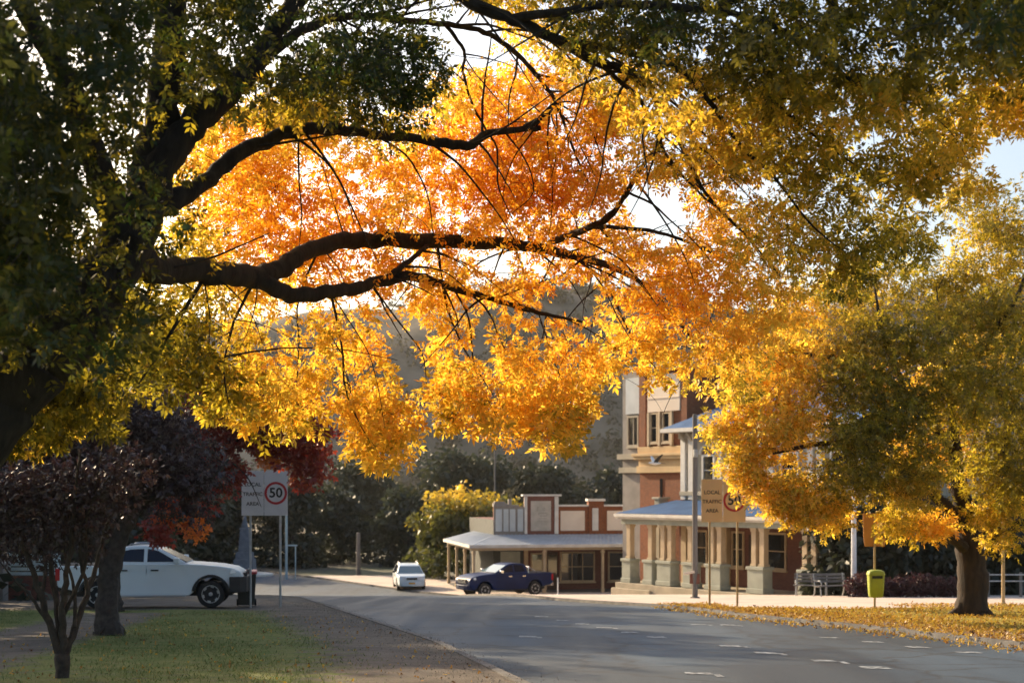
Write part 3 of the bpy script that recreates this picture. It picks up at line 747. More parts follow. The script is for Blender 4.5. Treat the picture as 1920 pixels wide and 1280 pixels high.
def ute(label, loc, rz, paint, bullbar=False, sportsbar=False, rr=.40, screen='car_glass', rack=False, flares=False):
    T = thing('pickup_truck', label, 'pickup truck', loc, rz)
    w = .92; rz_ = .02
    fx, bx = 1.72, -1.50; ra = rr + .085; cz = rr + .02
    base = [(-2.60, .62)] + [(-2.08, .50)] + arc(bx, cz, ra, 172, 8)[0:] + [(-.95, .36), (1.1, .36)] + arc(fx, cz, ra, 172, 14) + [(2.30, .46), (2.50, .44), (2.60, .52), (2.66, .72), (2.64, .92), (2.58, 1.03), (2.38, 1.14), (1.95, 1.215), (1.45, 1.26), (1.0, 1.29), (-1.02, 1.31), (-1.06, 1.24), (-2.62, 1.24), (-2.66, 1.18), (-2.64, .70)]
    body_shell('body', base, w, paint, T, (1.5, 2.66), (-2.3, -2.66), .13, .02, .045)
    prof = [(1.07, 1.27), (.80, 1.44), (.21, 1.735), (.03, 1.785), (-.2, 1.81), (-.64, 1.795), (-.90, 1.755), (-1.0, 1.60), (-1.04, 1.29)]
    W = cabin('cabin', prof, 1.28, 1.81, .875, .66, paint, T, .045)
    for s in (-1, 1):
        a = side_plate('side_window', [(.75, 1.345), (.21, 1.655), (.03, 1.705), (-.10, 1.715), (-.10, 1.345)], W, s, M['car_glass'], T)
        side_plate('side_window', [(-.20, 1.345), (-.20, 1.717), (-.58, 1.705), (-.76, 1.665), (-.86, 1.36)], W, s, M['car_glass'], T)
        Wd = lambda z: w * (1 - .03 * max(0, (z - .95) / .35)) * (1 - .03 * max(0, (.55 - z) / .3))
        for k, (x0, x1, lo) in enumerate([(-.11, .98, .42), (-.97, -.125, .42)]):
            pr = [(x0, lo), (x1, lo), (x1, 1.26), (x0, 1.275)] if k == 0 else [(x0 + .16, lo), (x1, lo), (x1, 1.275), (x0, 1.28), (x0, .86)]
            d = side_plate('door', pr, Wd, s, paint, T, .007, .012, .004)
            hx = x0 + (.12 if k == 0 else .10)
            h = MB(); h.box(hx, hx + .22, s * (w + .0) - .02, s * (w + .0) + .02, 1.085, 1.125); h.build('handle', M['black_plastic'] if flares else M['chrome'], d, bevel=.008)
        m = MB(); m.box(.68, .86, s * 1.06 - .10, s * 1.06 + .10, 1.30, 1.47); mi = m.build('mirror', paint if flares else M['chrome'], T, bevel=.035)
        m = MB(); m.box(.70, .78, s * .92 - .10, s * .92 + .10, 1.30, 1.345); m.build('mirror_arm', M['black_plastic'], mi)
        hl = MB(); hl.add([(2.30, s * .86, 1.13), (2.56, s * .74, 1.03), (2.62, s * .55, .96), (2.60, s * .56, .82), (2.52, s * .78, .86), (2.25, s * .895, 1.0)] + [(2.20, s * .5, 1.06), (2.3, s * .4, .9)], [(0, 1, 2, 3, 4, 5), (0, 6, 1), (1, 6, 2), (5, 4, 7), (4, 3, 7)])
        for i, q in enumerate(hl.v[:6]): hl.v[i] = (q[0] + .015, q[1] + s * .012, q[2])
        hl.build('headlight', M['lamp_glass'], T)
        tl = MB(); tl.box(-2.685, -2.56, s * .885 - .035, s * .885 + .035, .82, 1.17); tl.build('taillight', M['red_lamp'], T, bevel=.012)
        for cx, a0, a1 in ((fx, 10, 172), (bx, 8, 172)):
            fl = MB(); o1 = arc(cx, cz, ra + .065, a0, a1, 16); i1 = arc(cx, cz, ra - .012, a0, a1, 16); n = len(o1)
            hw = hwf(cx, w, (1.5, 2.66), (-2.3, -2.66), .13, .02)
            yo, yi = s * (hw + .03), s * (hw - .05)
            vs = [(p[0], yo, p[1]) for p in o1] + [(p[0], yo, p[1]) for p in i1] + [(p[0], yi, p[1]) for p in o1] + [(p[0], yi, p[1]) for p in i1]
            fs = []
            for i in range(n - 1):
                fs += [(i, i + 1, n + i + 1, n + i), (i, 2 * n + i, 2 * n + i + 1, i + 1), (n + i, n + i + 1, 3 * n + i + 1, 3 * n + i)]
            fl.add(vs, fs)
            if flares: fl.build('wheel_flare', M['black_plastic'], T)
        st = MB(); st.box(-.95, 1.02, s * .90 - .07, s * .90 + .07, .33, .385); st.build('side_step', M['black_plastic'] if not flares else M['alloy'], T, bevel=.015)
        for cx in (fx, bx): wheel(T, cx, s * .80, rr, s)
    # inner arches and underside keep daylight from showing through
    u = MB(); u.box(-2.3, 2.3, -.60, .60, .34, .70); u.build('chassis', M['black_plastic'], T)
    wl = cross_plate('windscreen', (1.02, 1.335), (.29, 1.70), .80, .655, M[screen], T)
    cross_plate('rear_window', (-1.045, 1.36), (-.965, 1.68), .74, .66, M['car_glass'], T)
    if rack:
        r_ = MB()
        for xx in (.05, -.55): r_.tube([(xx, -.6, 1.83), (xx, 0, 1.87), (xx, .6, 1.83)], .02, 6)
        for s in (-1, 1): r_.tube([(.1, s * .58, 1.80), (.0, s * .58, 1.86), (-.6, s * .58, 1.86), (-.68, s * .58, 1.79)], .018, 6)
        r_.build('roof_rack', M['alloy'], T)
    tr = MB(); tr.box(-2.58, -1.1, -.78, .78, 1.235, 1.255); tr.build('tray_cover', M['black_plastic'], T)
    g = MB(); g.box(2.60, 2.675, -.46, .46, .74, 1.0); gr = g.build('grille', M['black_plastic'], T, bevel=.02)
    c = MB()
    for z in (.80, .87, .94): c.box(2.675, 2.69, -.44, .44, z, z + .025)
    c.build('grille_bars', M['chrome'], gr)
    b = MB(); b.prism_z([(2.45, -.86), (2.68, -.66), (2.74, -.3), (2.74, .3), (2.68, .66), (2.45, .86), (2.3, .86), (2.3, -.86)], .42, .68)
    b.build('front_bumper', M['black_plastic'] if bullbar else paint, T, bevel=.03)
    if bullbar:
        q = MB(); q.prism_z([(2.56, -.96), (2.74, -.82), (2.80, -.4), (2.80, .4), (2.74, .82), (2.56, .96), (2.26, .97), (2.26, -.97)], .46, .90)
        q.tube([(2.70, -.62, .84), (2.72, -.6, 1.0), (2.74, -.5, 1.06), (2.74, .5, 1.06), (2.72, .6, 1.0), (2.70, .62, .84)], .035, 8)
        q.build('bull_bar', M['black_plastic'], T, bevel=.02)
        for s in (-1, 1):
            q = MB(); q.lathe([(.05, 0), (.06, .03), (.02, .045)], (2.68, s * .72, .56), 12, 'x'); q.build('fog_lamp', M['amber'], T)
    rb = MB(); rb.box(-2.76, -2.6, -.80, .80, .50, .66); rb.build('rear_bumper', M['chrome'] if not flares else M['black_plastic'], T, bevel=.02)
    if sportsbar:
        q = MB()
        for s in (-1, 1):
            q.tube([(-1.15, s * .72, 1.24), (-1.16, s * .70, 1.50), (-1.24, s * .64, 1.58), (-1.30, 0, 1.60)][:3] + [(-1.26, s * .2, 1.60), (-1.26, 0, 1.60)], .035, 8)
            q.tube([(-1.22, s * .67, 1.56), (-1.45, s * .70, 1.44), (-1.72, s * .72, 1.26)], .033, 8)
        q.build('sports_bar', M['chrome'], T)
    return T
Y = 41.8
ute('white dual cab ute with black bull bar parked behind the plum trunk', (ax(447, Y) - 2.54, Y + .35, gz(41.5) + .12), R(6), M['white_car'], bullbar=True, rr=.40, rack=True, flares=True)
ute('dark blue dual cab ute with chrome sports bar standing before the shop verandah', (-.45, 79.2, gz(79.2) + .09), R(180 + 31), M['blue_car'], sportsbar=True, rr=.39, screen='screen_glass')

def wagon():
    T = thing('station_wagon', 'small white wagon with roof rails facing the camera at the bend of the road', 'car', (-6.35, 87.6, gz(86) + .03), R(-90 + 9))
    w = .88; rr = .33; fx, bx = 1.32, -1.30; ra = rr + .06; cz = rr
    base = [(-2.15, .42), (-1.72, .36)] + arc(bx, cz, ra, 168, 12) + [(-.85, .24), (.88, .24)] + arc(fx, cz, ra, 168, 12) + [(1.85, .26), (2.08, .30), (2.17, .50), (2.13, .74), (1.98, .86), (1.5, .95), (1.0, 1.0), (-2.0, 1.02), (-2.16, .95), (-2.2, .6)]
    body_shell('body', base, w, M['white_car'], T, (1.2, 2.17), (-1.7, -2.2), .16, .06, .05)
    W = cabin('cabin', [(1.12, .98), (.30, 1.42), (.0, 1.50), (-1.2, 1.53), (-1.85, 1.47), (-2.12, 1.0)], 1.0, 1.53, .83, .60, M['white_car'], T, .05)
    for s in (-1, 1):
        for pr in ([(.78, 1.05), (.27, 1.36), (-.1, 1.43), (-.1, 1.05)], [(-.18, 1.05), (-.18, 1.43), (-.95, 1.45), (-.95, 1.05)], [(-1.03, 1.05), (-1.03, 1.45), (-1.7, 1.42), (-1.88, 1.06)]): side_plate('side_window', pr, W, s, M['car_glass'], T)
        r_ = MB(); r_.tube([(-.1, s * .56, 1.51), (-.2, s * .56, 1.58), (-1.5, s * .56, 1.60), (-1.62, s * .56, 1.53)], .02, 6); r_.build('roof_rail', M['alloy'], T)
        h = MB(); h.add([(2.02, s * .70, .86), (2.155, s * .36, .84), (2.175, s * .36, .68), (2.08, s * .72, .68)] + [(1.95, s * .3, .8)], [(0, 1, 2, 3), (0, 4, 1), (2, 4, 3)])
        for i in range(4): q = h.v[i]; h.v[i] = (q[0] + .03, q[1] + s * .01, q[2])
        h.build('headlight', M['lamp_glass'], T)
        m = MB(); m.box(.70, .86, s * .98 - .09, s * .98 + .09, 1.04, 1.16); m.build('mirror', M['black_plastic'], T, bevel=.03)
        Wd = lambda z: w
        d = side_plate('door', [(-.1, .34), (.85, .34), (.85, .95), (-.1, .97)], Wd, s, M['white_car'], T, .006, .012, .004)
        hb = MB(); hb.box(.0, .18, s * w - .02, s * w + .025, .84, .875); hb.build('handle', M['black_plastic'], d)
        for cx in (fx, bx): wheel(T, cx, s * .77, rr, s, 5, w=.2)
    u = MB(); u.box(-1.9, 1.9, -.6, .6, .22, .6); u.build('chassis', M['black_plastic'], T)
    cross_plate('windscreen', (1.05, 1.03), (.36, 1.40), .75, .60, M['screen_glass'], T)
    g = MB(); g.box(2.12, 2.19, -.32, .32, .68, .80); g.build('grille', M['black_plastic'], T, bevel=.01)
    b = MB(); b.prism_z([(1.95, -.78), (2.16, -.6), (2.23, 0), (2.16, .6), (1.95, .78), (1.85, .78), (1.85, -.78)], .28, .55); b.build('front_bumper', M['white_car'], T, bevel=.04)
    p = MB(); p.box(2.225, 2.245, -.19, .19, .42, .52); p.build('number_plate', M['amber'], T)
wagon()

# ================================================================== SIGNS AND STREET FURNITURE
def speed_sign(label, Y, x0, x1, z0, z1, poles, plate, post, arm=False):
    zb = gz(Y) + .11; cx = (x0 + x1) / 2
    T = thing('speed_sign', label, 'road sign', (cx, Y, zb), 0, 'paired local traffic speed signs')
    hw = (x1 - x0) / 2; a, b = z0 - zb, z1 - zb
    mid = -hw + (x1 - x0) * .5 - .02
    m = MB(); m.box(-hw, mid - .006, -.012, 0, a, b); pl = m.build('sign_panel', plate, T, bevel=.004)
    m = MB(); m.box(mid + .006, hw, -.012, 0, a, b); pr = m.build('sign_panel', plate, T, bevel=.004)
    m = MB(); m.box(-hw, hw, 0.001, .03, a + .1, a + .15); m.box(-hw, hw, .001, .03, b - .15, b - .1); m.build('bracket', M['galv'], T)
    for px in poles:
        q = MB(); q.lathe([(.035, -.1), (.035, b - .02), (.03, b)], (px - cx, .06, 0), 12); q.build('post', post, T, smooth=True)
    rx = Matrix.Rotation(R(90), 4, 'X'); pc = (mid + hw) / 2; H = b - a
    cz = a + H * .50
    ring = MB(); r1, r0 = .335, .265; n = 40
    for k in range(n):
        t0, t1 = 2 * math.pi * k / n, 2 * math.pi * (k + 1) / n
        ring.add([(pc + r0 * math.cos(t0), -.016, cz + r0 * math.sin(t0)), (pc + r1 * math.cos(t0), -.016, cz + r1 * math.sin(t0)), (pc + r1 * math.cos(t1), -.016, cz + r1 * math.sin(t1)), (pc + r0 * math.cos(t1), -.016, cz + r0 * math.sin(t1))], [(0, 1, 2, 3)])
    ring.build('red_ring', M['sign_red'], pr)
    text_mesh('50', .40, 'number', M['ink'], pr, Matrix.Translation((pc, -.016, cz)) @ rx, bold=.008)
    lc = (-hw + mid) / 2
    for k, tx in enumerate(('LOCAL', 'TRAFFIC', 'AREA')):
        text_mesh(tx, .155, 'lettering', M['ink'], pl, Matrix.Translation((lc, -.015, a + H * (.69 - .215 * k))) @ rx, bold=.002)
    return T
Y = 42.0
speed_sign('white double panel 50 speed sign on two posts beside the red lidded bin', Y, ax(453, Y), ax(539.5, Y), at(0, 966, Y).z, at(0, 882, Y).z, [ax(469, Y), ax(525, Y)], M['sign_white'], M['galv'])
Y = 43.0
speed_sign('tan double panel 50 speed sign half covered by gold leaves at right', Y, ax(1315, Y), ax(1398, Y), at(0, 978, Y).z, at(0, 898, Y).z, [ax(1331, Y), ax(1383, Y)], M['sign_tan'], M['warm_post'])

def back_sign():
    Y = 40.9; x = ax(1640, Y); zb = gz(Y) + .09
    T = thing('sign_post', 'single post with orange sign back under the leaves, lime bin hung on it', 'sign post', (x, Y, zb))
    s = Y / F
    m = MB(); top = at(0, 962, Y).z - zb; bot = at(0, 1024, Y).z - zb
    m.prism_y([(-.33, top), (.33, top), (.33, bot + .16), (.30, bot), (-.27, bot), (-.31, bot + .2)], .03, .045); sp = m.build('sign_panel', M['orange_back'], T)
    m = MB(); m.box(-.3, .3, .045, .06, bot + .14, bot + .18); m.box(-.3, .3, .045, .06, top - .2, top - .16); m.build('bracket', M['galv'], sp)
    m = MB(); m.lathe([(.033, -.1), (.033, top - .05)], (0, 0, 0), 12); m.build('post', M['warm_post'], T, smooth=True)
    B_ = thing('litter_bin', 'lime green rounded litter bin hanging on the orange sign post', 'litter bin', (x - .03, Y - .24, at(0, 1118, Y).z))
    h = at(0, 1067, Y).z - at(0, 1118, Y).z
    def rr(w, d, r=.09, n=5):
        o = []
        for cx, cy, a0 in ((w - r, d - r, 0), (-w + r, d - r, 90), (-w + r, -d + r, 180), (w - r, -d + r, 270)):
            for k in range(n): t = R(a0 + 90 * k / (n - 1)); o.append((cx + r * math.cos(t), cy + r * math.sin(t)))
        return o
    def loft(levels):
        mb = MB(); L_ = [(rr(w, d), z) for w, d, z in levels]; n = len(L_[0][0])
        for pts, z in L_:
            for p in pts: mb.v.append((p[0], p[1], z))
        for i in range(len(L_) - 1):
            for k in range(n): mb.f.append((i * n + k, i * n + (k + 1) % n, (i + 1) * n + (k + 1) % n, (i + 1) * n + k))
        mb.f.append(tuple(range(n - 1, -1, -1))); mb.f.append(tuple((len(L_) - 1) * n + k for k in range(n)))
        return mb
    loft([(.16, .13, 0), (.195, .16, .05), (.215, .18, h * .45), (.225, .19, h * .82)]).build('bin_body', M['bin_green'], B_, smooth=True)
    loft([(.24, .205, h * .82), (.24, .205, h * .86), (.22, .18, h * .95), (.15, .12, h)]).build('bin_hood', M['bin_green'], B_, smooth=True)
    m = MB(); m.box(-.15, .15, -.197, -.19, h * .70, h * .80); m.build('slot', M['ink'], B_)
    m = MB(); m.box(-.05, .09, .17, .25, h * .3, h * .36); m.box(-.05, .09, .17, .25, h * .7, h * .76); m.build('bracket', M['galv'], B_)
back_sign()

def pole(name, label, px, Y, top, r, m, base=None, cat='pole', extra=None, taper=.8):
    z = gz(Y) + .09 if base is None else base
    T = thing(name, label, cat, (ax(px, Y), Y, z))
    h = CAMZ - (top - HZ) * Y / F - z
    q = MB(); q.lathe([(r, -.2), (r, 0), (r * (1 + taper) / 2, h * .5), (r * taper, h - .02), (r * taper * .7, h)], (0, 0, 0), 14); q.build('shaft', m, T, smooth=True)
    q = MB(); q.lathe([(r * 1.7, -.02), (r * 1.7, .03), (r * 1.15, .06)], (0, 0, 0), 14); q.build('collar', m, T)
    if extra: extra(T, h)
    return T
def pp_extra(T, h):
    q = MB(); q.box(-.20, .20, -.16, -.13, .55, .95); a = q.build('notice_plate', M['rust'], T, bevel=.01); a.rotation_euler = (R(-6), 0, R(-14))
    q = MB(); q.box(-.22, .22, -.22, -.10, .95, 1.05); a = q.build('plate_hood', M['pink_panel'], T, bevel=.01); a.rotation_euler = (R(-6), R(-12), R(-14))
    q = MB(); q.box(-.08, .08, -.30, -.14, h - 1.7, h - 1.4); q.build('junction_box', M['galv'], T, bevel=.02)
pole('power_pole', 'weathered timber power pole with rusty plate in front of the columns', 1303, 56, 776, .115, M['pole_wood'], extra=pp_extra, cat='power pole')
pole('flag_pole', 'plain white pole rising behind the maroon hedge near the benches', 1601, 59.3, 905, .12, M['pole_white'])
pole('steel_post', 'thin yellowish post just left of the right ash trunk', 1800, 47, 900, .045, M['warm_post'])
pole('steel_post', 'thin yellowish post right of the ash trunk before the rails', 1881, 47, 900, .06, M['warm_post'])
pole('timber_post', 'plain grey timber post in front of the round dark tree', 672, 101, 998, .17, M['pole_wood'], base=-4.5, cat='post')
pole('far_pole', 'thin distant pole rising between dark trees above the yellow bush', 928, 117, 832, .08, M['pole_wood'], base=-4.5)
pole('marker_post', 'slim white marker post beside the tail of the blue ute', 1046, 74, 1082, .035, M['pole_white'], cat='marker post')

def memorial():
    Y = 101.0; T = thing('memorial', 'pale grey stone memorial on round white kerb beyond the left speed sign', 'memorial', (ax(459, Y), Y, -4.5))
    m = MB(); m.lathe([(2.0, 0), (2.0, .16), (1.8, .2), (0.3, .3)], (0, 0, 0), 32); m.build('base', M['white_trim'], T)
    m = MB(); m.frustum(-.72, .72, -.72, .72, .2, 1.2, .05); m.frustum(-.58, .58, -.58, .58, 1.2, 1.7, .05); m.build('plinth', M['memorial'], T, bevel=.02)
    m = MB(); m.frustum(-.40, .40, -.40, .40, 1.7, 3.3, .12); m.frustum(-.34, .34, -.34, .34, 3.3, 3.42, .02); m.build('shaft', M['memorial'], T, bevel=.02)
    m = MB(); m.lathe([(.2, 3.42), (.24, 3.6), (.16, 3.85), (.12, 4.0), (.13, 4.15), (.03, 4.26)], (0, 0, 0), 14); m.build('finial', M['memorial'], T, smooth=True)
memorial()
def pipe_frame():
    Y = 97.0; T = thing('pipe_frame', 'pale blue pole with short crossbar and low post behind the speed sign', 'pole', (ax(537, Y), Y, -4.5))
    h = at(0, 905, Y).z + 4.5; hb = at(0, 1022, Y).z + 4.5
    m = MB(); m.lathe([(.09, -.1), (.075, h)], (0, 0, 0), 10); m.build('shaft', M['pole_blue'], T, smooth=True)
    m = MB(); m.tube([(0, 0, hb), (.74, 0, hb)], .05, 8); m.tube([(.62, 0, -.1), (.62, 0, hb)], .04, 8); m.build('crossbar', M['pole_blue'], T, smooth=True)
    m = MB(); m.tube([(0, 0, h), (.75, 0, h + .05)], .045, 8); m.build('top_arm', M['pole_blue'], T, smooth=True)
pipe_frame()

def wheelie_bin():
    Y = 43.4; T = thing('wheelie_bin', 'dark wheelie bin with red lid standing behind the speed sign post', 'wheelie bin', (ax(462, Y), Y, gz(Y) + .11), R(10))
    m = MB(); vs = []
    for x, y0, y1, z in ((.24, -.26, .26, .06), (.30, -.34, .32, 1.0)):
        vs += [(-x, y0, z), (x, y0, z), (x, y1, z), (-x, y1, z)]
    m.add(vs, [(3, 2, 1, 0), (4, 5, 6, 7), (0, 1, 5, 4), (1, 2, 6, 5), (2, 3, 7, 6), (3, 0, 4, 7)]); m.build('bin_body', M['bin_dark'], T, bevel=.03)
    m = MB(); m.prism_x([(-.37, 1.0), (.36, 1.0), (.36, 1.05), (.2, 1.11), (-.3, 1.08), (-.37, 1.04)], -.325, .325); m.build('lid', M['bin_red'], T, bevel=.02)
    for s in (-1, 1):
        m = MB(); m.lathe([(.10, -.03), (.11, 0), (.10, .03)], (s * .27, .27, .11), 16, 'x'); m.build('wheel', M['tyre'], T, smooth=True)
    m = MB(); m.tube([(-.25, .38, 1.0), (.25, .38, 1.0)], .02, 8); m.build('handle', M['bin_dark'], T)
wheelie_bin()

def bench(label, loc, rz, W=1.7):
    T = thing('park_bench', label, 'bench', loc, rz, 'benches beside the verandah')
    m = MB()
    for k in range(4): m.box(-W / 2, W / 2, -.24 + k * .12, -.15 + k * .12, .43, .46)
    m.build('seat', M['bench_grey'], T, bevel=.006)
    m = MB()
    for k in range(3):
        z = .56 + k * .14; y = .25 + k * .035; m.box(-W / 2, W / 2, y, y + .03, z, z + .10)
    m.build('backrest', M['bench_grey'], T, bevel=.006)
    for s in (-1, 1):
        x = s * (W / 2 - .12)
        m = MB(); m.tube([(x, -.22, -.02), (x, -.20, .2), (x, -.16, .42), (x, .2, .42)], .028, 8); m.tube([(x, .3, -.02), (x, .22, .2), (x, .2, .42), (x, .27, .6), (x, .33, .95)], .028, 8)
        m.build('leg', M['galv'], T, smooth=True)
        m = MB(); m.tube([(x, -.2, .42), (x, -.24, .56), (x, -.15, .66), (x, .24, .66)], .024, 8); m.build('armrest', M['galv'], T, smooth=True)
    return T
bench('grey slatted bench next to the end of the columned verandah', (ax(1521, 61), 61.0, gz(61) + .085), R(-18), 1.5)
bench('grey slatted bench nearer the maroon hedge turned towards the path', (ax(1561, 59), 59.0, gz(59) + .085), R(24), 1.7)

def rail_fence():
    Y = 58.0; x0, x1 = ax(1852, Y), ax(2040, Y)
    T = thing('rail_fence', 'grey two rail fence behind the right ash trunk', 'fence', (x0, Y, gz(Y) + .085)); w = x1 - x0
    for z in (.62, .88):
        m = MB(); m.box(0, w, -.025, .025, z, z + .055); m.build('rail', M['galv'], T, bevel=.01)
    for x in np.linspace(.05, w - .05, 4):
        m = MB(); m.box(x - .05, x + .05, .028, .13, -.1, 1.0); m.build('post', M['pole_wood'], T, bevel=.01)
rail_fence()
def slat_fence():
    Y = 52.0; x0, x1 = ax(14, Y), ax(108, Y); z = gz(Y) + .11
    T = thing('slat_fence', 'white slatted panel on a low red brick wall at far left', 'fence', (x0, Y, z)); w = x1 - x0
    top = at(0, 1036, Y).z - z; mid = at(0, 1079, Y).z - z
    m = MB(); m.box(0, w, 0, .24, -.1, mid - .02); m.build('brick_base', M['brick_dark'], T)
    n = 5; hh = (top - mid) / n
    m = MB()
    for k in range(n): m.box(.03, w - .03, .08, .12, mid + k * hh + .02, mid + (k + 1) * hh - .03)
    m.build('slat_panel', M['slat_white'], T)
    for x in (0.0, w / 2, w):
        m = MB(); m.box(x - .04, x + .04, .121, .2, mid - .02, top); m.build('post', M['slat_white'], T)
    P = thing('gate_pillar', 'square grey gate pillar at the left picture edge', 'pillar', (ax(-4, 51), 51, gz(51) + .11))
    m = MB(); m.box(-.28, .28, -.28, .28, -.1, 1.25); m.box(-.34, .34, -.34, .34, 1.25, 1.35); m.build('pillar_shaft', M['grey_render'], P, bevel=.015)
    m = MB(); m.frustum(-.3, .3, -.3, .3, 1.35, 1.5, .2); m.build('pillar_cap', M['white_trim'], P, bevel=.01)
slat_fence()

# bird gliding past the tower
def bird():
    p = at(1228, 868, 66)
    T = thing('bird', 'white and black bird in flight against the brick tower', 'bird', p, R(20))
    prof = [(-.34, .012), (-.26, .03), (-.16, .07), (-.02, .095), (.10, .085), (.18, .06), (.23, .055), (.28, .04), (.31, .015), (.36, .004)]
    m = MB(); o = 14
    rings = []
    for x, r in prof:
        for k in range(o):
            a = 2 * math.pi * k / o; m.v.append((-x, r * math.cos(a), r * .85 * math.sin(a) + .015 * (x > .15)))
    for i in range(len(prof) - 1):
        for k in range(o): m.f.append((i * o + k, i * o + (k + 1) % o, (i + 1) * o + (k + 1) % o, (i + 1) * o + k))
    m.f.append(tuple(range(o))); m.f.append(tuple((len(prof) - 1) * o + k for k in range(o)))
    m.build('body', M['bird_white'], T, smooth=True)
    def wing(s, lift):
        q = MB(); n = 8; top = []
        for i in range(n + 1):
            t = i / n; y = s * (.06 + .52 * t); z = .03 + lift * (t ** .8) * .4
            le = -.10 + .05 * t + .10 * t * t; ch = .22 * (1 - .55 * t ** 1.5)
            q.v += [(le, y, z + .012 * (1 - t)), (le + ch, y, z - .01), (le, y, z - .012 * (1 - t) - .004), (le + ch, y, z - .014)]
        for i in range(n):
            a, b = 4 * i, 4 * i + 4
            q.f += [(a, a + 1, b + 1, b), (a + 2, b + 2, b + 3, a + 3), (a, b, b + 2, a + 2), (a + 1, a + 3, b + 3, b + 1)]
        q.f += [(0, 2, 3, 1), (4 * n, 4 * n + 1, 4 * n + 3, 4 * n + 2)]
        return q
    wing(-1, .9).build('wing', M['bird_black'], T); wing(1, .8).build('wing', M['bird_white'], T)
    q = MB(); q.prism_z([(.28, -.03), (.50, -.08), (.52, 0), (.50, .08), (.28, .03)], -.008, .006); q.build('tail', M['bird_black'], T)
bird()
# ================================================================== TREES
def crspline(pts, rad, step=6):
    """Catmull-Rom curve through branch points with radii"""
    P = [Vector(p) for p in pts]
    out = []; rr = []
    for i in range(len(P) - 1):
        p0 = P[max(i - 1, 0)]; p1 = P[i]; p2 = P[i + 1]; p3 = P[min(i + 2, len(P) - 1)]
        for k in range(step):
            t = k / step
            out.append(0.5 * ((2 * p1) + (p2 - p0) * t + (2 * p0 - 5 * p1 + 4 * p2 - p3) * t * t + (3 * p1 - p0 - 3 * p2 + p3) * t ** 3))
            rr.append(rad[i] + (rad[i + 1] - rad[i]) * t)
    out.append(P[-1]); rr.append(rad[-1])
    return out, rr
def wobble(pts, rr, amp, seed):
    r = random.Random(seed)
    o = []; 
    for i, p in enumerate(pts):
        a = amp * rr[i]
        o.append(p + Vector((r.uniform(-a, a), r.uniform(-a, a), r.uniform(-a, a))) if 0 < i < len(pts) - 1 else p)
    return o, [x * r.uniform(0.93, 1.08) for x in rr]
class Limbs:
    def __init__(s): s.mb = MB(); s.p = []; s.r = []
    def branch(s, pts, rad, n=9, amp=0.15, seed=1, step=6, keep=True):
        a, b = crspline(pts, rad, step); a, b = wobble(a, [q * .94 for q in b], amp * 1.9, seed)
        s.mb.tube(a, b, n)
        if keep: s.p += a; s.r += b
        return a, b
    def twig_to(s, c, rad=0.006, sag=0.15, seed=0, maxlen=3.0):
        """a thin twig from a limb or an earlier twig nearby out to a leaf spray"""
        if not hasattr(s, 'P') or s.m0 != len(s.p):
            s.P = np.zeros((len(s.p) + 40000, 3)); s.n = len(s.p); s.m0 = len(s.p); s.q = list(s.r)
            s.P[:s.n] = [tuple(q) for q in s.p]
        r = random.Random(seed); ca = np.array(c, dtype=float)
        d = np.linalg.norm(s.P[:s.n] - ca, axis=1)
        cand = np.argsort(d)[:14]
        k = int(cand[r.randrange(len(cand))])
        if d[k] > maxlen or d[k] < 0.12: return
        a = Vector(s.P[k]); c = Vector(ca); D = d[k]
        j = lambda f: Vector((r.uniform(-f, f), r.uniform(-f, f), r.uniform(-f, f))) * D
        p1 = a.lerp(c, .3) + j(.07) + Vector((0, 0, sag * .5 * D)); p2 = a.lerp(c, .65) + j(.08) + Vector((0, 0, sag * .6 * D))
        r0 = min(rad * 2.0, s.q[k] * .75)
        pts, rr = crspline([a, p1, p2, c], [r0, max(r0 * .75, rad * .6), max(r0 * .5, rad * .5), rad * .4], 3)
        s.mb.tube(pts, rr, 4, cap=False)
        for p_, q_ in list(zip(pts, rr))[2:]:
            if s.n < len(s.P): s.P[s.n] = tuple(p_); s.q.append(q_); s.n += 1
def unit(a):
    return a / np.maximum(np.linalg.norm(a, axis=1, keepdims=True), 1e-9)
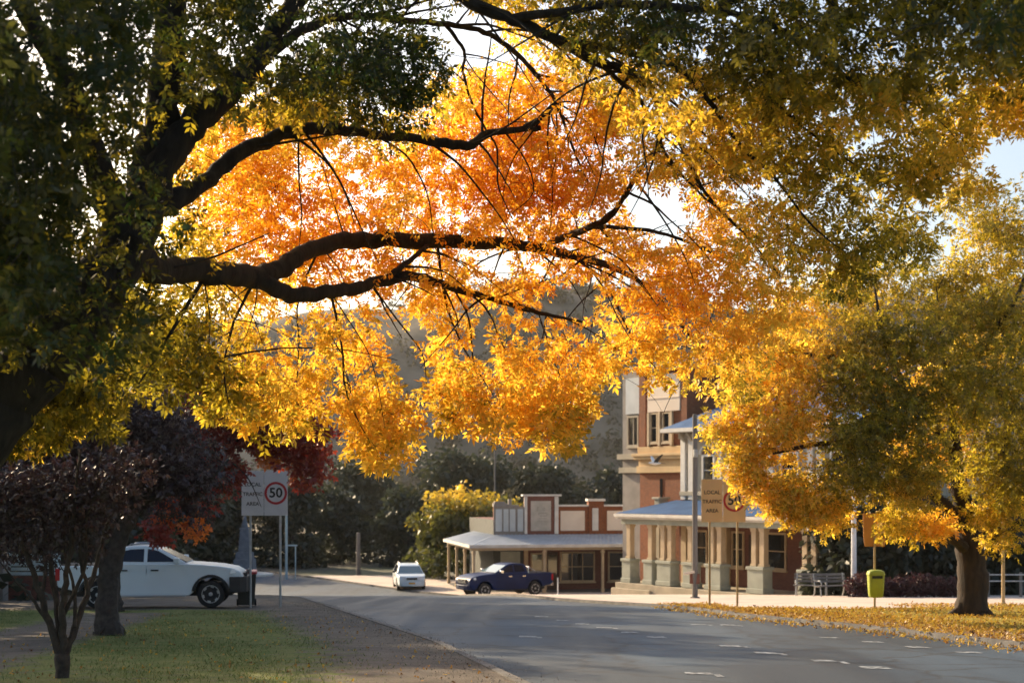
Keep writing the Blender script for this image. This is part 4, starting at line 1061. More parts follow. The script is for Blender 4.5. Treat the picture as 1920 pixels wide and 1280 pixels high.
def leaf_mesh(name, pos, rach, size, tint, m, parent, pairs=3, blade=0.42, width=0.30, spread=0.9):
    """compound leaves: along each drooping stalk `pairs` pairs of narrow blades and one at the tip"""
    N = len(pos); g = np.random.default_rng(N + 3)
    rach = unit(rach)
    ref = g.normal(size=(N, 3)); side = unit(np.cross(rach, ref)); nrm = np.cross(side, rach)
    V = []; T = []
    items = [(i / (pairs + 0.3) , sgn) for i in range(1, pairs + 1) for sgn in (-1, 1)] + [(1.0, 0)]
    if pairs == 0: items = [(0.0, 0)]
    for f, sgn in items:
        base = pos + rach * (size[:, None] * f * 0.75)
        jit = g.normal(scale=0.22, size=(N, 3))
        d = unit(rach * (1.0 if sgn == 0 else 0.55) + side * sgn * spread + jit + np.array([0, 0, -0.12]))
        L = size * blade * (1.0 - 0.25 * abs(f - 0.55)) * g.uniform(0.8, 1.2, N)
        wv = unit(np.cross(d, nrm + g.normal(scale=0.45, size=(N, 3)))) * (L * width)[:, None]
        b0 = base; b1 = base + d * (L * 0.45)[:, None]; b2 = base + d * L[:, None]
        V.append(np.stack([b0, b1 + wv * .5, b2, b1 - wv * .5], axis=1))
        T.append(np.clip(tint + g.normal(scale=0.05, size=N), 0, 1))
    V = np.concatenate(V).reshape(-1, 3); T = np.repeat(np.concatenate(T), 4)
    nf = len(V) // 4
    me = bpy.data.meshes.new(name)
    me.vertices.add(len(V)); me.vertices.foreach_set('co', V.astype(np.float32).ravel())
    me.loops.add(nf * 4); me.loops.foreach_set('vertex_index', np.arange(nf * 4, dtype=np.int32))
    me.polygons.add(nf); me.polygons.foreach_set('loop_start', np.arange(0, nf * 4, 4, dtype=np.int32))
    me.update(calc_edges=True)
    a = me.attributes.new('tint', 'FLOAT', 'POINT'); a.data.foreach_set('value', T.astype(np.float32))
    me.materials.append(m)
    o = bpy.data.objects.new(name, me); C.objects.link(o)
    if parent: o.parent = parent
    return o
def sprays(cs, n, rad, g, flat=0.7):
    """leaf positions and stalk directions for a set of spray centres"""
    cs = np.asarray(cs); k = len(cs)
    idx = np.repeat(np.arange(k), n)
    off = g.normal(size=(len(idx), 3)); off = unit(off) * (g.random(len(idx)) ** 0.5)[:, None]
    r = rad if np.ndim(rad) == 0 else np.repeat(rad, n)[:, None]
    off = off * r; off[:, 2] *= flat
    d = unit(off) + np.array([0, 0, -0.55]) + g.normal(scale=0.45, size=off.shape)
    return cs[idx] + off, d, idx

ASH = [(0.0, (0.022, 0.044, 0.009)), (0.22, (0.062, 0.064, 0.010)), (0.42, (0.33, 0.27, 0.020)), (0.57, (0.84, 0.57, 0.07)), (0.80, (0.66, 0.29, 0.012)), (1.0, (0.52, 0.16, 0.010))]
M['ash_leaf'] = leaf_mat('golden_ash_leaf', ASH, 0.66, 0.03, 1.3)
M['plum_leaf'] = leaf_mat('purple_plum_leaf', [(0.0, (0.022, 0.013, 0.017)), (0.6, (0.045, 0.020, 0.026)), (1.0, (0.11, 0.03, 0.035))], 0.3, 0.08)
M['red_leaf'] = leaf_mat('red_autumn_leaf', [(0.0, (0.11, 0.016, 0.018)), (0.55, (0.30, 0.04, 0.022)), (1.0, (0.75, 0.24, 0.03))], 0.5, 0.05, 1.2)
M['dark_leaf'] = leaf_mat('dark_evergreen_leaf', [(0.0, (0.022, 0.028, 0.016)), (0.6, (0.045, 0.055, 0.026)), (1.0, (0.10, 0.11, 0.035))], 0.25, 0.05)
M['yellow_leaf'] = leaf_mat('yellow_green_leaf', [(0.0, (0.035, 0.05, 0.014)), (0.5, (0.14, 0.14, 0.022)), (1.0, (0.80, 0.54, 0.05))], 0.45, 0.05, 1.1)
M['scrub_leaf'] = leaf_mat('hill_scrub_leaf', [(0.0, (0.05, 0.048, 0.028)), (0.6, (0.10, 0.092, 0.052)), (1.0, (0.19, 0.16, 0.085))], 0.2, 0.02)
M['hedge_leaf'] = leaf_mat('maroon_hedge_leaf', [(0.0, (0.04, 0.018, 0.018)), (1.0, (0.11, 0.035, 0.035))], 0.3, 0.05)

# ------------------------------------------------------------------ the big ash whose boughs span the picture
def B(*a):
    return [tuple(at(px, py, Y)) for px, py, Y in a]
def big_ash():
    T = thing('ash_tree', 'huge leaning ash tree at left with dark trunk and golden boughs across the road', 'tree', (-6.4, 12.0, gz(12) + 0.11))
    off = Vector(T.location)
    L = Limbs()
    tr, _ = L.branch([(-6.4, 12.0, gz(12) + 0.02)] + B((-250, 1000, 12), (-60, 815, 12), (55, 698, 12), (138, 605, 12), (203, 512, 12), (262, 405, 12)), [0.55, 0.42, 0.35, 0.315, 0.29, 0.265, 0.22], 16, 0.10, 2)
    L.branch(B((255, 420, 12), (278, 330, 12.1), (300, 230, 12.2), (312, 120, 12.3), (318, 0, 12.5), (330, -160, 12.8), (360, -420, 13.2)), [0.22, 0.17, 0.155, 0.145, 0.135, 0.11, 0.06], 12, 0.1, 3)
    L.branch(B((262, 405, 12), (315, 290, 12.1), (380, 215, 12.3), (455, 145, 12.6), (530, 40, 13), (620, -90, 13.4), (760, -260, 14)), [0.2, 0.145, 0.125, 0.115, 0.10, 0.08, 0.05], 12, 0.1, 4)
    L.branch(B((235, 455, 12), (180, 300, 11.6), (120, 150, 11.2), (40, 0, 10.8), (-80, -200, 10.4)), [0.17, 0.12, 0.10, 0.08, 0.04], 10, 0.1, 5)
    L.branch(B((270, 400, 12.05), (365, 355, 12.5), (450, 288, 13), (540, 250, 13.5), (625, 243, 14), (700, 252, 14.4), (790, 262, 14.8), (875, 272, 15), (925, 248, 15.2), (1012, 240, 15.5)), [0.14, 0.075, 0.075, 0.066, 0.06, 0.050, 0.050, 0.056, 0.042, 0.034], 10, 0.14, 6)
    L.branch(B((985, 240, 15.4), (1018, 218, 15.5), (1042, 192, 15.6)), [0.045, 0.028, 0.02], 8, .1, 7)
    # the long low bough and its fork
    L.branch(B((235, 470, 12), (300, 505, 12.6), (390, 508, 13.4), (480, 520, 14.2), (530, 500, 14.7), (600, 462, 15.3), (700, 449, 16), (820, 452, 16.6), (950, 456, 17.2), (1040, 472, 17.6), (1120, 492, 18), (1190, 522, 18.3), (1250, 575, 18.6), (1310, 645, 18.9), (1400, 703, 19.2)), [0.16, 0.13, 0.125, 0.115, 0.10, 0.098, 0.095, 0.09, 0.078, 0.066, 0.052, 0.032, 0.026, 0.02, 0.01], 10, 0.13, 8)
    L.branch(B((470, 518, 14.1), (545, 552, 14.6), (610, 548, 15), (665, 540, 15.4), (725, 524, 15.8), (785, 519, 16.1), (850, 540, 16.5), (940, 566, 17), (1010, 586, 17.3), (1092, 603, 17.6)), [0.10, 0.085, 0.078, 0.074, 0.066, 0.058, 0.046, 0.034, 0.028, 0.014], 10, 0.13, 9)
    L.branch(B((725, 522, 15.8), (760, 495, 15.9), (800, 462, 16.4)), [0.045, 0.035, 0.03], 8, .1, 11)
    # upper boughs
    L.branch(B((455, 145, 12.6), (560, 60, 13.2), (650, 30, 13.8), (725, 36, 14.2), (840, 46, 14.8), (920, 66, 15.1), (980, 112, 15.3), (1022, 162, 15.5), (1042, 192, 15.6), (1068, 260, 15.8), (1092, 320, 16), (1108, 350, 16.1)), [0.07, 0.05, 0.042, 0.038, 0.034, 0.03, 0.027, 0.024, 0.022, 0.016, 0.012, 0.007], 8, .15, 12)
    L.branch(B((835, 46, 14.8), (870, 95, 14.9), (868, 135, 15), (888, 200, 15.1), (912, 245, 15.2), (932, 280, 15.3), (935, 350, 15.4), (962, 412, 15.6)), [0.024, 0.02, 0.017, 0.015, 0.014, 0.012, 0.01, 0.005], 7, .2, 13)
    L.branch(B((620, -90, 13.4), (760, -60, 13.2), (880, 2, 13), (962, 36, 13), (1040, 72, 13.1), (1120, 116, 13.3), (1182, 138, 13.5), (1248, 210, 13.8), (1290, 300, 14), (1330, 372, 14.2), (1402, 445, 14.6), (1465, 520, 15)), [0.08, 0.07, 0.064, 0.056, 0.052, 0.046, 0.036, 0.028, 0.022, 0.018, 0.012, 0.006], 9, .15, 14)
    L.branch(B((1040, 72, 13.1), (1130, 90, 13), (1260, 125, 12.9), (1330, 190, 12.9), (1390, 275, 13), (1450, 330, 13.1), (1520, 420, 13.3), (1580, 470, 13.5)), [0.036, 0.032, 0.028, 0.024, 0.02, 0.016, 0.01, 0.005], 8, .15, 15)
    L.branch(B((1120, 116, 13.3), (1200, 190, 13.8), (1250, 290, 14.3), (1310, 360, 14.8), (1380, 420, 15.2), (1440, 500, 15.6)), [0.028, 0.022, 0.017, 0.013, 0.009, 0.005], 7, .2, 16)
    L.branch(B((962, 36, 13), (1150, 10, 12.4), (1330, 20, 12), (1440, 45, 11.8), (1540, 105, 11.8), (1640, 180, 11.9), (1770, 200, 12)), [0.05, 0.04, 0.034, 0.026, 0.02, 0.014, 0.006], 8, .15, 17)
    L.branch(B((1330, 20, 12), (1450, -20, 11.6), (1555, 0, 11.5), (1585, 80, 11.5), (1625, 130, 11.5)), [0.03, 0.024, 0.018, 0.012, 0.006], 7, .15, 18)
    L.branch(B((1450, -20, 11.6), (1620, -60, 11.2), (1780, 20, 11), (1830, 90, 11), (1890, 120, 11.1)), [0.028, 0.024, 0.018, 0.012, 0.006], 7, .15, 19)
    L.branch(B((1400, 130, 12.6), (1450, 190, 12.6), (1560, 280, 12.8), (1640, 330, 13)), [0.018, 0.014, 0.01, 0.005], 7, .15, 20)
    # bough coming back up on the right, brown in the light
    L.branch(B((1248, 250, 15.5), (1190, 335, 16), (1150, 400, 16.4), (1110, 425, 16.7), (1035, 452, 17.4)), [0.016, 0.03, 0.036, 0.04, 0.05], 8, .12, 21)
    L.branch(B((1110, 425, 16.7), (1180, 428, 16.8), (1250, 440, 16.9), (1335, 475, 17), (1420, 540, 17.2)), [0.03, 0.026, 0.022, 0.016, 0.006], 7, .15, 22)
    # hanging shoots
    hang = [((820, 452, 16.6), (835, 560, 16.6), (868, 650, 16.7), (925, 740, 16.8), .02), ((700, 540, 15.6), (745, 600, 15.8), (790, 660, 16), (800, 720, 16), .014),
            ((850, 540, 16.5), (880, 600, 16.6), (890, 690, 16.7), (935, 790, 16.8), .014), ((1010, 586, 17.3), (1040, 680, 17.4), (1075, 760, 17.4), (1100, 800, 17.4), .012),
            ((1120, 492, 18), (1150, 560, 18), (1190, 640, 18), (1230, 690, 18), .02), ((600, 462, 15.3), (560, 560, 15.4), (560, 640, 15.4), (555, 760, 15.4), .016),
            ((480, 520, 14.2), (440, 600, 14.2), (420, 690, 14.3), (430, 760, 14.3), .02), ((640, 243, 14), (600, 190, 13.9), (560, 160, 13.8), (540, 140, 13.7), .02),
            ((560, 250, 13.6), (560, 330, 13.9), (566, 400, 14), (560, 470, 14), .012), ((700, 252, 14.4), (760, 290, 14.6), (800, 360, 14.8), (812, 440, 15), .014),
            ((620, 548, 15.1), (640, 640, 15.2), (650, 740, 15.4), (700, 840, 15.6), .018), ((300, 505, 12.6), (250, 600, 12.6), (180, 690, 12.6), (130, 780, 12.6), .03),
            ((390, 508, 13.4), (340, 590, 13.2), (300, 660, 13.2), (260, 720, 13.2), .025), ((940, 240, 15.3), (985, 300, 15.5), (1000, 360, 15.6), (960, 400, 15.7), .012),
            ((1042, 192, 15.6), (1100, 230, 15.7), (1130, 300, 15.8), (1150, 340, 15.9), .012), ((1042, 192, 15.6), (1090, 195, 15.6), (1120, 240, 15.6), (1105, 300, 15.6), .010),
            ((423, 668, 14.3), (530, 653, 15.0), (640, 655, 15.4), (745, 675, 15.6), .012)]
    for i, (a, b, c, d, r) in enumerate(hang):
        L.branch(B(a, b, c, d), [r, r * .8, r * .6, r * .3], 6, .2, 40 + i, 4)
    # drooping side shoots off the boughs
    rs = random.Random(77); base = [(p, r) for p, r in zip(L.p, L.r) if .014 < r < .085 and p.y > 12.3]
    for i in range(120):
        p, r = base[rs.randrange(len(base))]
        a = rs.uniform(-.9, .9); ln = rs.uniform(.6, 1.7); dr = rs.uniform(-1.0, .15) if rs.random() < .8 else rs.uniform(.2, .8)
        q = [p]; v = Vector((math.sin(a) * .9 + .35, rs.uniform(-.45, .45), dr * .5)).normalized()
        for k in range(4):
            v = (v + Vector((rs.uniform(-.25, .25), rs.uniform(-.2, .2), -.16 if dr < .15 else .02))).normalized(); q.append(q[-1] + v * ln / 4)
        r0 = min(r * .55, .017); L.branch([tuple(x) for x in q], [r0, r0 * .8, r0 * .62, r0 * .45, r0 * .25], 6, .15, 300 + i, 3)
    # ---- leaves
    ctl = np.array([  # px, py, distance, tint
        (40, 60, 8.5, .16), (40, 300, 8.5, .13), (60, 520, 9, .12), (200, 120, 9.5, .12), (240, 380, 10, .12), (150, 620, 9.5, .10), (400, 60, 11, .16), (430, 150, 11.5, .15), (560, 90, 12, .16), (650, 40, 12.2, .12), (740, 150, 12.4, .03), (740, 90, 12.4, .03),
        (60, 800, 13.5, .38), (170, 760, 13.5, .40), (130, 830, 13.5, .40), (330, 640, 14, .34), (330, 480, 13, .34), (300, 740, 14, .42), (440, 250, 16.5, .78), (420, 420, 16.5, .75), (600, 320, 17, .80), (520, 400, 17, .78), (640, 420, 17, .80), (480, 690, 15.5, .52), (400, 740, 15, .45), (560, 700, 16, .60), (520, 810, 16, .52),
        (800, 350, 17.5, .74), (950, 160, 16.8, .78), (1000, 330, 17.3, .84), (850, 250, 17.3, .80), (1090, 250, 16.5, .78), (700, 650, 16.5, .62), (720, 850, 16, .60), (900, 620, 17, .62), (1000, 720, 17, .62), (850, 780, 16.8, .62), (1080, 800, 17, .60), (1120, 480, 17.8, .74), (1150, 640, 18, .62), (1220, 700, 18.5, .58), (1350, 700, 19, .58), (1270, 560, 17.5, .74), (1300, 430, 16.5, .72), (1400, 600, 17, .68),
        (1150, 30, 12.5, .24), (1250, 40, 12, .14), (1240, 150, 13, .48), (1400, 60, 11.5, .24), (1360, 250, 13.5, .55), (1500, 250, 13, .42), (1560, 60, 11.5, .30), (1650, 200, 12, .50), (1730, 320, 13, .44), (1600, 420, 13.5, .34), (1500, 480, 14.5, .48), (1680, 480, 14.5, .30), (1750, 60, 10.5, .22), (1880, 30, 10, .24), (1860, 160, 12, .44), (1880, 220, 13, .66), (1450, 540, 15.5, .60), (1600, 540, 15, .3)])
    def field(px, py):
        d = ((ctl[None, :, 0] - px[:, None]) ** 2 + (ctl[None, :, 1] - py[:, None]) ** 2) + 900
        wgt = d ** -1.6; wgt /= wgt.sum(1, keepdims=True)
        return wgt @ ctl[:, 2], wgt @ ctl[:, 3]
    lowx = [-700, 0, 60, 120, 180, 205, 225, 240, 300, 380, 400, 450, 500, 560, 610, 640, 670, 700, 770, 774, 778, 790, 850, 960, 1060, 1112, 1116, 1140, 1180, 1250, 1330, 1400, 1440, 1500, 1600, 1700, 1800, 1925, 2400]
    lowy = [900, 850, 850, 835, 825, 810, 790, 725, 735, 760, 790, 800, 830, 830, 805, 800, 870, 885, 860, 640, 700, 790, 820, 835, 848, 800, 735, 735, 705, 715, 745, 755, 720, 640, 570, 520, 400, 330, 240]
    # windows of open sky and hill between the boughs: cx, cy, rx, ry, rotation
    gaps = [(880, 50, 78, 70, .5), (850, 110, 25, 35, 0), (1240, 385, 74, 62, .2), (1210, 350, 25, 35, 0), (1080, 545, 66, 40, -.1), (925, 480, 54, 28, .2), (1010, 490, 22, 14, 0), (640, 556, 32, 20, 0), (740, 556, 26, 20, -.3), (770, 660, 34, 84, .1), (905, 635, 32, 36, 0), (1030, 600, 30, 16, 0), (1110, 610, 16, 14, 0), (1895, 280, 75, 56, 0), (1650, 100, 34, 18, 0), (1640, 245, 22, 34, 0), (610, 265, 16, 12, 0), (700, 340, 20, 18, 0), (740, 640, 16, 60, 0), (622, 765, 22, 55, 0), (400, 620, 14, 20, 0), (790, 600, 16, 22, 0), (1300, 150, 14, 10, 0), (1010, 770, 10, 10, 0), (1140, 735, 26, 34, 0), (560, 300, 12, 10, 0), (1180, 280, 16, 30, 0), (1390, 350, 20, 14, 0), (870, 390, 22, 12, 0), (960, 300, 12, 18, 0)]
    g = np.random.default_rng(5)
    CS = []; TT = []; RR = []
    def accept(px, py, slack=1.0):
        ok = py < np.interp(px, lowx, lowy) - 6
        for cx, cy, rx, ry, ro in gaps:
            c, s = math.cos(ro), math.sin(ro)
            u = ((px - cx) * c + (py - cy) * s) / (rx * slack); v = (-(px - cx) * s + (py - cy) * c) / (ry * slack)
            ok &= (u * u + v * v) > g.uniform(0.55, 1.25, len(px))
        return ok
    n = 7400
    px = g.uniform(-420, 2150, n); py = g.uniform(-520, 900, n)
    Y, t = field(px, py)
    # keep more sprays where they are near and small in count where far above the frame
    rag = 50 + 26 * np.sin(px * .043) + 18 * np.sin(px * .101 + 1)
    keep = accept(px, py) & ((py < np.interp(px, lowx, lowy) - rag) | (px < 60)) & (g.random(n) < np.where(py < -30, 0.42, np.where((py > 560) & (px > 350), .48, np.where((px > 330) & (px < 1480) & (py > 120), 1.0, .68))))
    px, py, Y, t = px[keep], py[keep], Y[keep], t[keep]
    Y = Y + g.normal(scale=0.75, size=len(Y))
    cs = np.stack([(px - 960) * Y / F, Y, CAMZ - (py - HZ) * Y / F], axis=1)
    rad = np.clip(g.normal(0.24, 0.07, len(cs)), 0.12, 0.5)
    # ragged tassels: short chains of sprays that hang, slightly slanted, from the crown's lower edge
    fx = []; fy = []; fr = []
    heads = np.concatenate([g.uniform(-10, 1430, 62), g.uniform(630, 1110, 16)])
    for hx_ in heads:
        lo = float(np.interp(hx_, lowx, lowy)); ln = g.uniform(60, 165); dx = g.uniform(-10, 60); end = lo - abs(g.normal(0, 26)) - 10
        m_ = 5 if ln > 100 else 4
        for q in range(m_):
            u_ = q / (m_ - 1)
            fx.append(hx_ - dx * (1 - u_) + g.normal(0, 7)); fy.append(end - ln * (1 - u_) + g.normal(0, 5)); fr.append(.21 - .09 * u_)
    fx = np.array(fx); fy = np.array(fy); fr = np.array(fr)
    k = accept(fx, fy); fx, fy, fr = fx[k], fy[k], fr[k]
    fY, ft = field(fx, fy); fY = fY + g.normal(scale=0.45, size=len(fY))
    fcs = np.stack([(fx - 960) * fY / F, fY, CAMZ - (fy - HZ) * fY / F], axis=1)
    cs = np.concatenate([cs, fcs]); t = np.concatenate([t, ft - 0.05]); rad = np.concatenate([rad, fr])
    # the rest of the crown, outside the picture on the left, which keeps the near foliage in shade
    nb = 720
    bx_ = g.uniform(-1500, -60, nb); by_ = g.uniform(-800, 640, nb); bY_ = g.uniform(10.5, 17, nb)
    bcs = np.stack([(bx_ - 960) * bY_ / F, bY_, CAMZ - (by_ - HZ) * bY_ / F], axis=1)
    cs = np.concatenate([bcs, cs]); t = np.concatenate([np.full(nb, .25), t]); rad = np.concatenate([np.full(nb, .42), rad])
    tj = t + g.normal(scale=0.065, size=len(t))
    for i in range(0, len(cs)):
        if g.random() < 0.5: L.twig_to(cs[i], 0.0058, 0.10, i, 2.6)
    pos, d, idx = sprays(cs, 19, rad, g)
    hide = g.random(len(pos))
    thin = (idx >= len(cs) - len(fcs)) & (g.random(len(pos)) < .42)
    # leaves that stray into the open windows are dropped
    qx = 960 + pos[:, 0] * F / pos[:, 1]; qy = HZ + (CAMZ - pos[:, 2]) * F / pos[:, 1]
    k = accept(qx, qy - 14, 0.9)
    # boughs stay in view: few leaves hang right in front of the thick wood
    bp = np.array([tuple(q) for q in L.p]); br = np.array(L.r); big = br > 0.0085
    bx = 960 + bp[big, 0] * F / bp[big, 1]; by = HZ + (CAMZ - bp[big, 2]) * F / bp[big, 1]; bw = br[big] * F / bp[big, 1] * 1.05 + np.where(br[big] > .03, 9, 5); bY = bp[big, 1]
    for j in range(len(bx)):
        near = (np.abs(qx - bx[j]) < bw[j]) & (np.abs(qy - by[j]) < bw[j])
        near &= ((qx - bx[j]) ** 2 + (qy - by[j]) ** 2 < bw[j] ** 2) & (pos[:, 1] < bY[j] + .1)
        k &= ~(near & (hide > (.2 if br[big][j] > .03 else .45)))
    k &= ~thin
    pos, d, idx = pos[k], d[k], idx[k]
    L.mb.v = [tuple(Vector(v) - off) for v in L.mb.v]
    L.mb.build('trunk', M['bark'], T, smooth=True)
    size = g.uniform(0.09, 0.175, len(pos)) * np.where(idx >= len(cs) - len(fcs), 1.35, 1.0)
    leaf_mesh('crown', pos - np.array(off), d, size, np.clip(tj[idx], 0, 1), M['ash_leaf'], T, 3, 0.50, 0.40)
big_ash()

# ------------------------------------------------------------------ second ash on the right verge
def verge_ash():
    Y = 36.5; x = ax(1823, Y); z = gz(Y) + 0.11
    T = thing('ash_tree', 'broad green and gold ash tree with thick trunk standing on the leafy right verge', 'tree', (x, Y, z))
    off = Vector(T.location); L = Limbs()
    L.branch([(x, Y, z - .1)] + B((1822, 1150, Y), (1824, 1090, Y), (1818, 1020, Y), (1812, 975, Y), (1800, 920, Y - .2), (1790, 840, Y - .4), (1780, 740, Y - .5), (1765, 640, Y - .6), (1756, 540, Y - .6)), [0.47, 0.43, 0.40, 0.39, 0.31, 0.22, 0.18, 0.12, 0.06, 0.012], 16, .03, 3)
    L.branch(B((1822, 1095, Y), (1800, 1140, Y - .1), (1776, 1158, Y - .2), (1752, 1166, Y - .3)), [.22, .15, .09, .03], 10, .06, 31)
    L.branch(B((1826, 1110, Y), (1850, 1148, Y - .1), (1880, 1164, Y - .2)), [.2, .12, .03], 10, .06, 32)
    L.branch(B((1824, 1045, Y), (1845, 985, Y + .3), (1862, 930, Y + .6), (1880, 850, Y + .8), (1905, 740, Y + 1), (1960, 600, Y + 1.2)), [0.28, 0.22, 0.18, 0.15, 0.11, 0.05], 10, .1, 4)
    L.branch(B((1815, 1000, Y), (1780, 955, Y - .5), (1720, 900, Y - 1), (1640, 850, Y - 1.5), (1560, 830, Y - 2), (1450, 850, Y - 2.4)), [0.24, 0.18, 0.14, 0.11, 0.08, 0.03], 10, .1, 5)
    L.branch(B((1790, 850, Y - .4), (1700, 740, Y - 1), (1600, 680, Y - 1.2), (1480, 660, Y - 1.5)), [0.15, 0.11, 0.08, 0.03], 9, .1, 6)
    L.branch(B((1862, 930, Y + .6), (1905, 900, Y - .5), (1990, 850, Y - 1), (2100, 800, Y - 1)), [0.16, 0.12, 0.08, 0.03], 9, .1, 7)
    L.branch(B((1780, 740, Y - .5), (1850, 640, Y - 1), (1905, 560, Y - 1.4), (1930, 480, Y - 1.4)), [0.13, 0.09, 0.06, 0.03], 8, .1, 8)
    L.branch(B((1700, 740, Y - 1), (1660, 640, Y - 1.6), (1640, 540, Y - 1.8)), [0.08, 0.06, 0.02], 8, .1, 9)
    L.branch(B((1818, 1035, Y), (1785, 1010, Y - .6), (1750, 990, Y - 1)), [0.2, 0.13, 0.05], 8, .1, 10)
    g = np.random.default_rng(12)
    # (px, py, radius px, depth offset, tint, sprays)
    lob = [(1402, 850, 46, -2.0, .56, 38), (1402, 902, 24, -2.4, .55, 16), (1385, 880, 20, -2.2, .55, 8), (1458, 922, 48, -2.2, .57, 42), (1370, 800, 40, -1.6, .55, 24), (1400, 760, 48, -1.6, .57, 34), (1470, 800, 66, -2.2, .58, 56), (1520, 920, 60, -2.6, .55, 40), (1560, 960, 38, -2.4, .55, 24), (1490, 960, 34, -2.2, .56, 20), (1440, 690, 70, -1.0, .60, 50), (1520, 660, 70, -1.2, .58, 50), (1500, 740, 66, -1.8, .56, 46),
           (1590, 720, 70, -2, .26, 56), (1620, 820, 76, -2.8, .20, 64), (1600, 888, 62, -3, .20, 48), (1694, 912, 54, -3, .36, 40), (1680, 760, 80, -2.6, .18, 66), (1720, 860, 76, -3, .26, 52), (1640, 640, 76, -1.4, .24, 54), (1730, 650, 84, -2, .22, 64), (1800, 740, 84, -2.6, .24, 64), (1880, 700, 80, -2, .20, 54), (1820, 600, 84, -1.4, .26, 56), (1900, 590, 80, -1.2, .26, 46), (1900, 800, 76, -2, .20, 50), (1850, 880, 64, -2, .26, 40), (1910, 900, 60, -2.2, .20, 34),
           (1770, 520, 80, 0, .28, 48), (1860, 480, 80, 0, .30, 46), (1900, 410, 60, .6, .30, 30), (1830, 400, 66, .6, .32, 32), (1800, 330, 50, .8, .32, 14), (1960, 480, 90, 0, .28, 40), (1980, 640, 90, 0, .26, 40), (1990, 800, 80, 0, .26, 34), (1980, 920, 60, 0, .4, 22),
           (1676, 982, 22, -2.6, .46, 10), (1700, 985, 26, -2.4, .42, 12), (1748, 985, 24, -2.6, .66, 18), (1880, 965, 44, -1.5, .44, 24), (1875, 1010, 22, -1.5, .48, 10), (1840, 960, 26, -.8, .46, 8), (1700, 840, 46, .6, .62, 30), (1800, 800, 40, 1.2, .60, 24), (1770, 860, 40, 1.5, .66, 22), (1720, 720, 50, 2.5, .62, 24), (1840, 660, 44, 2.4, .60, 22), (1640, 720, 40, 2, .62, 20),
           (1560, 560, 70, .2, .40, 40), (1650, 540, 80, .2, .30, 46), (1480, 590, 60, 0, .58, 34)]
    CS = []; TT = []
    for px, py, rp, dy, t, n in lob:
        c = np.array(at(px, py, Y + dy)); r = rp * (Y + dy) / F
        o = unit(g.normal(size=(n, 3))) * (g.random(n) ** 0.45)[:, None] * np.array([r, r * 0.95, r * 0.92])
        CS.append(c + o); TT.append(np.full(n, t) + g.normal(scale=0.06, size=n))
    cs = np.concatenate(CS); tt = np.concatenate(TT); tt = np.where(tt < .45, tt * .6 + .245, tt - .045)
    for i in range(0, len(cs), 3): L.twig_to(cs[i], 0.012, .1, i, 4)
    pos, d, idx = sprays(cs, 13, 0.38, g, .75)
    L.mb.v = [tuple(Vector(v) - off) for v in L.mb.v]
    L.mb.build('trunk', M['bark_light'], T, smooth=True)
    leaf_mesh('crown', pos - np.array(off), d, g.uniform(.15, .27, len(pos)), np.clip(tt[idx], 0, 1), M['ash_leaf'], T, 3, .52, .38)
verge_ash()

# ------------------------------------------------------------------ smaller trees
def crown_sprays(lobes, g):
    CS = []; TT = []
    for c, r, t, n in lobes:
        o = unit(g.normal(size=(n, 3))) * (g.random(n) ** 0.42)[:, None] * np.array(r)
        CS.append(np.array(c) + o); TT.append(np.full(n, t) + g.normal(scale=0.1, size=n))
    return np.concatenate(CS), np.concatenate(TT)

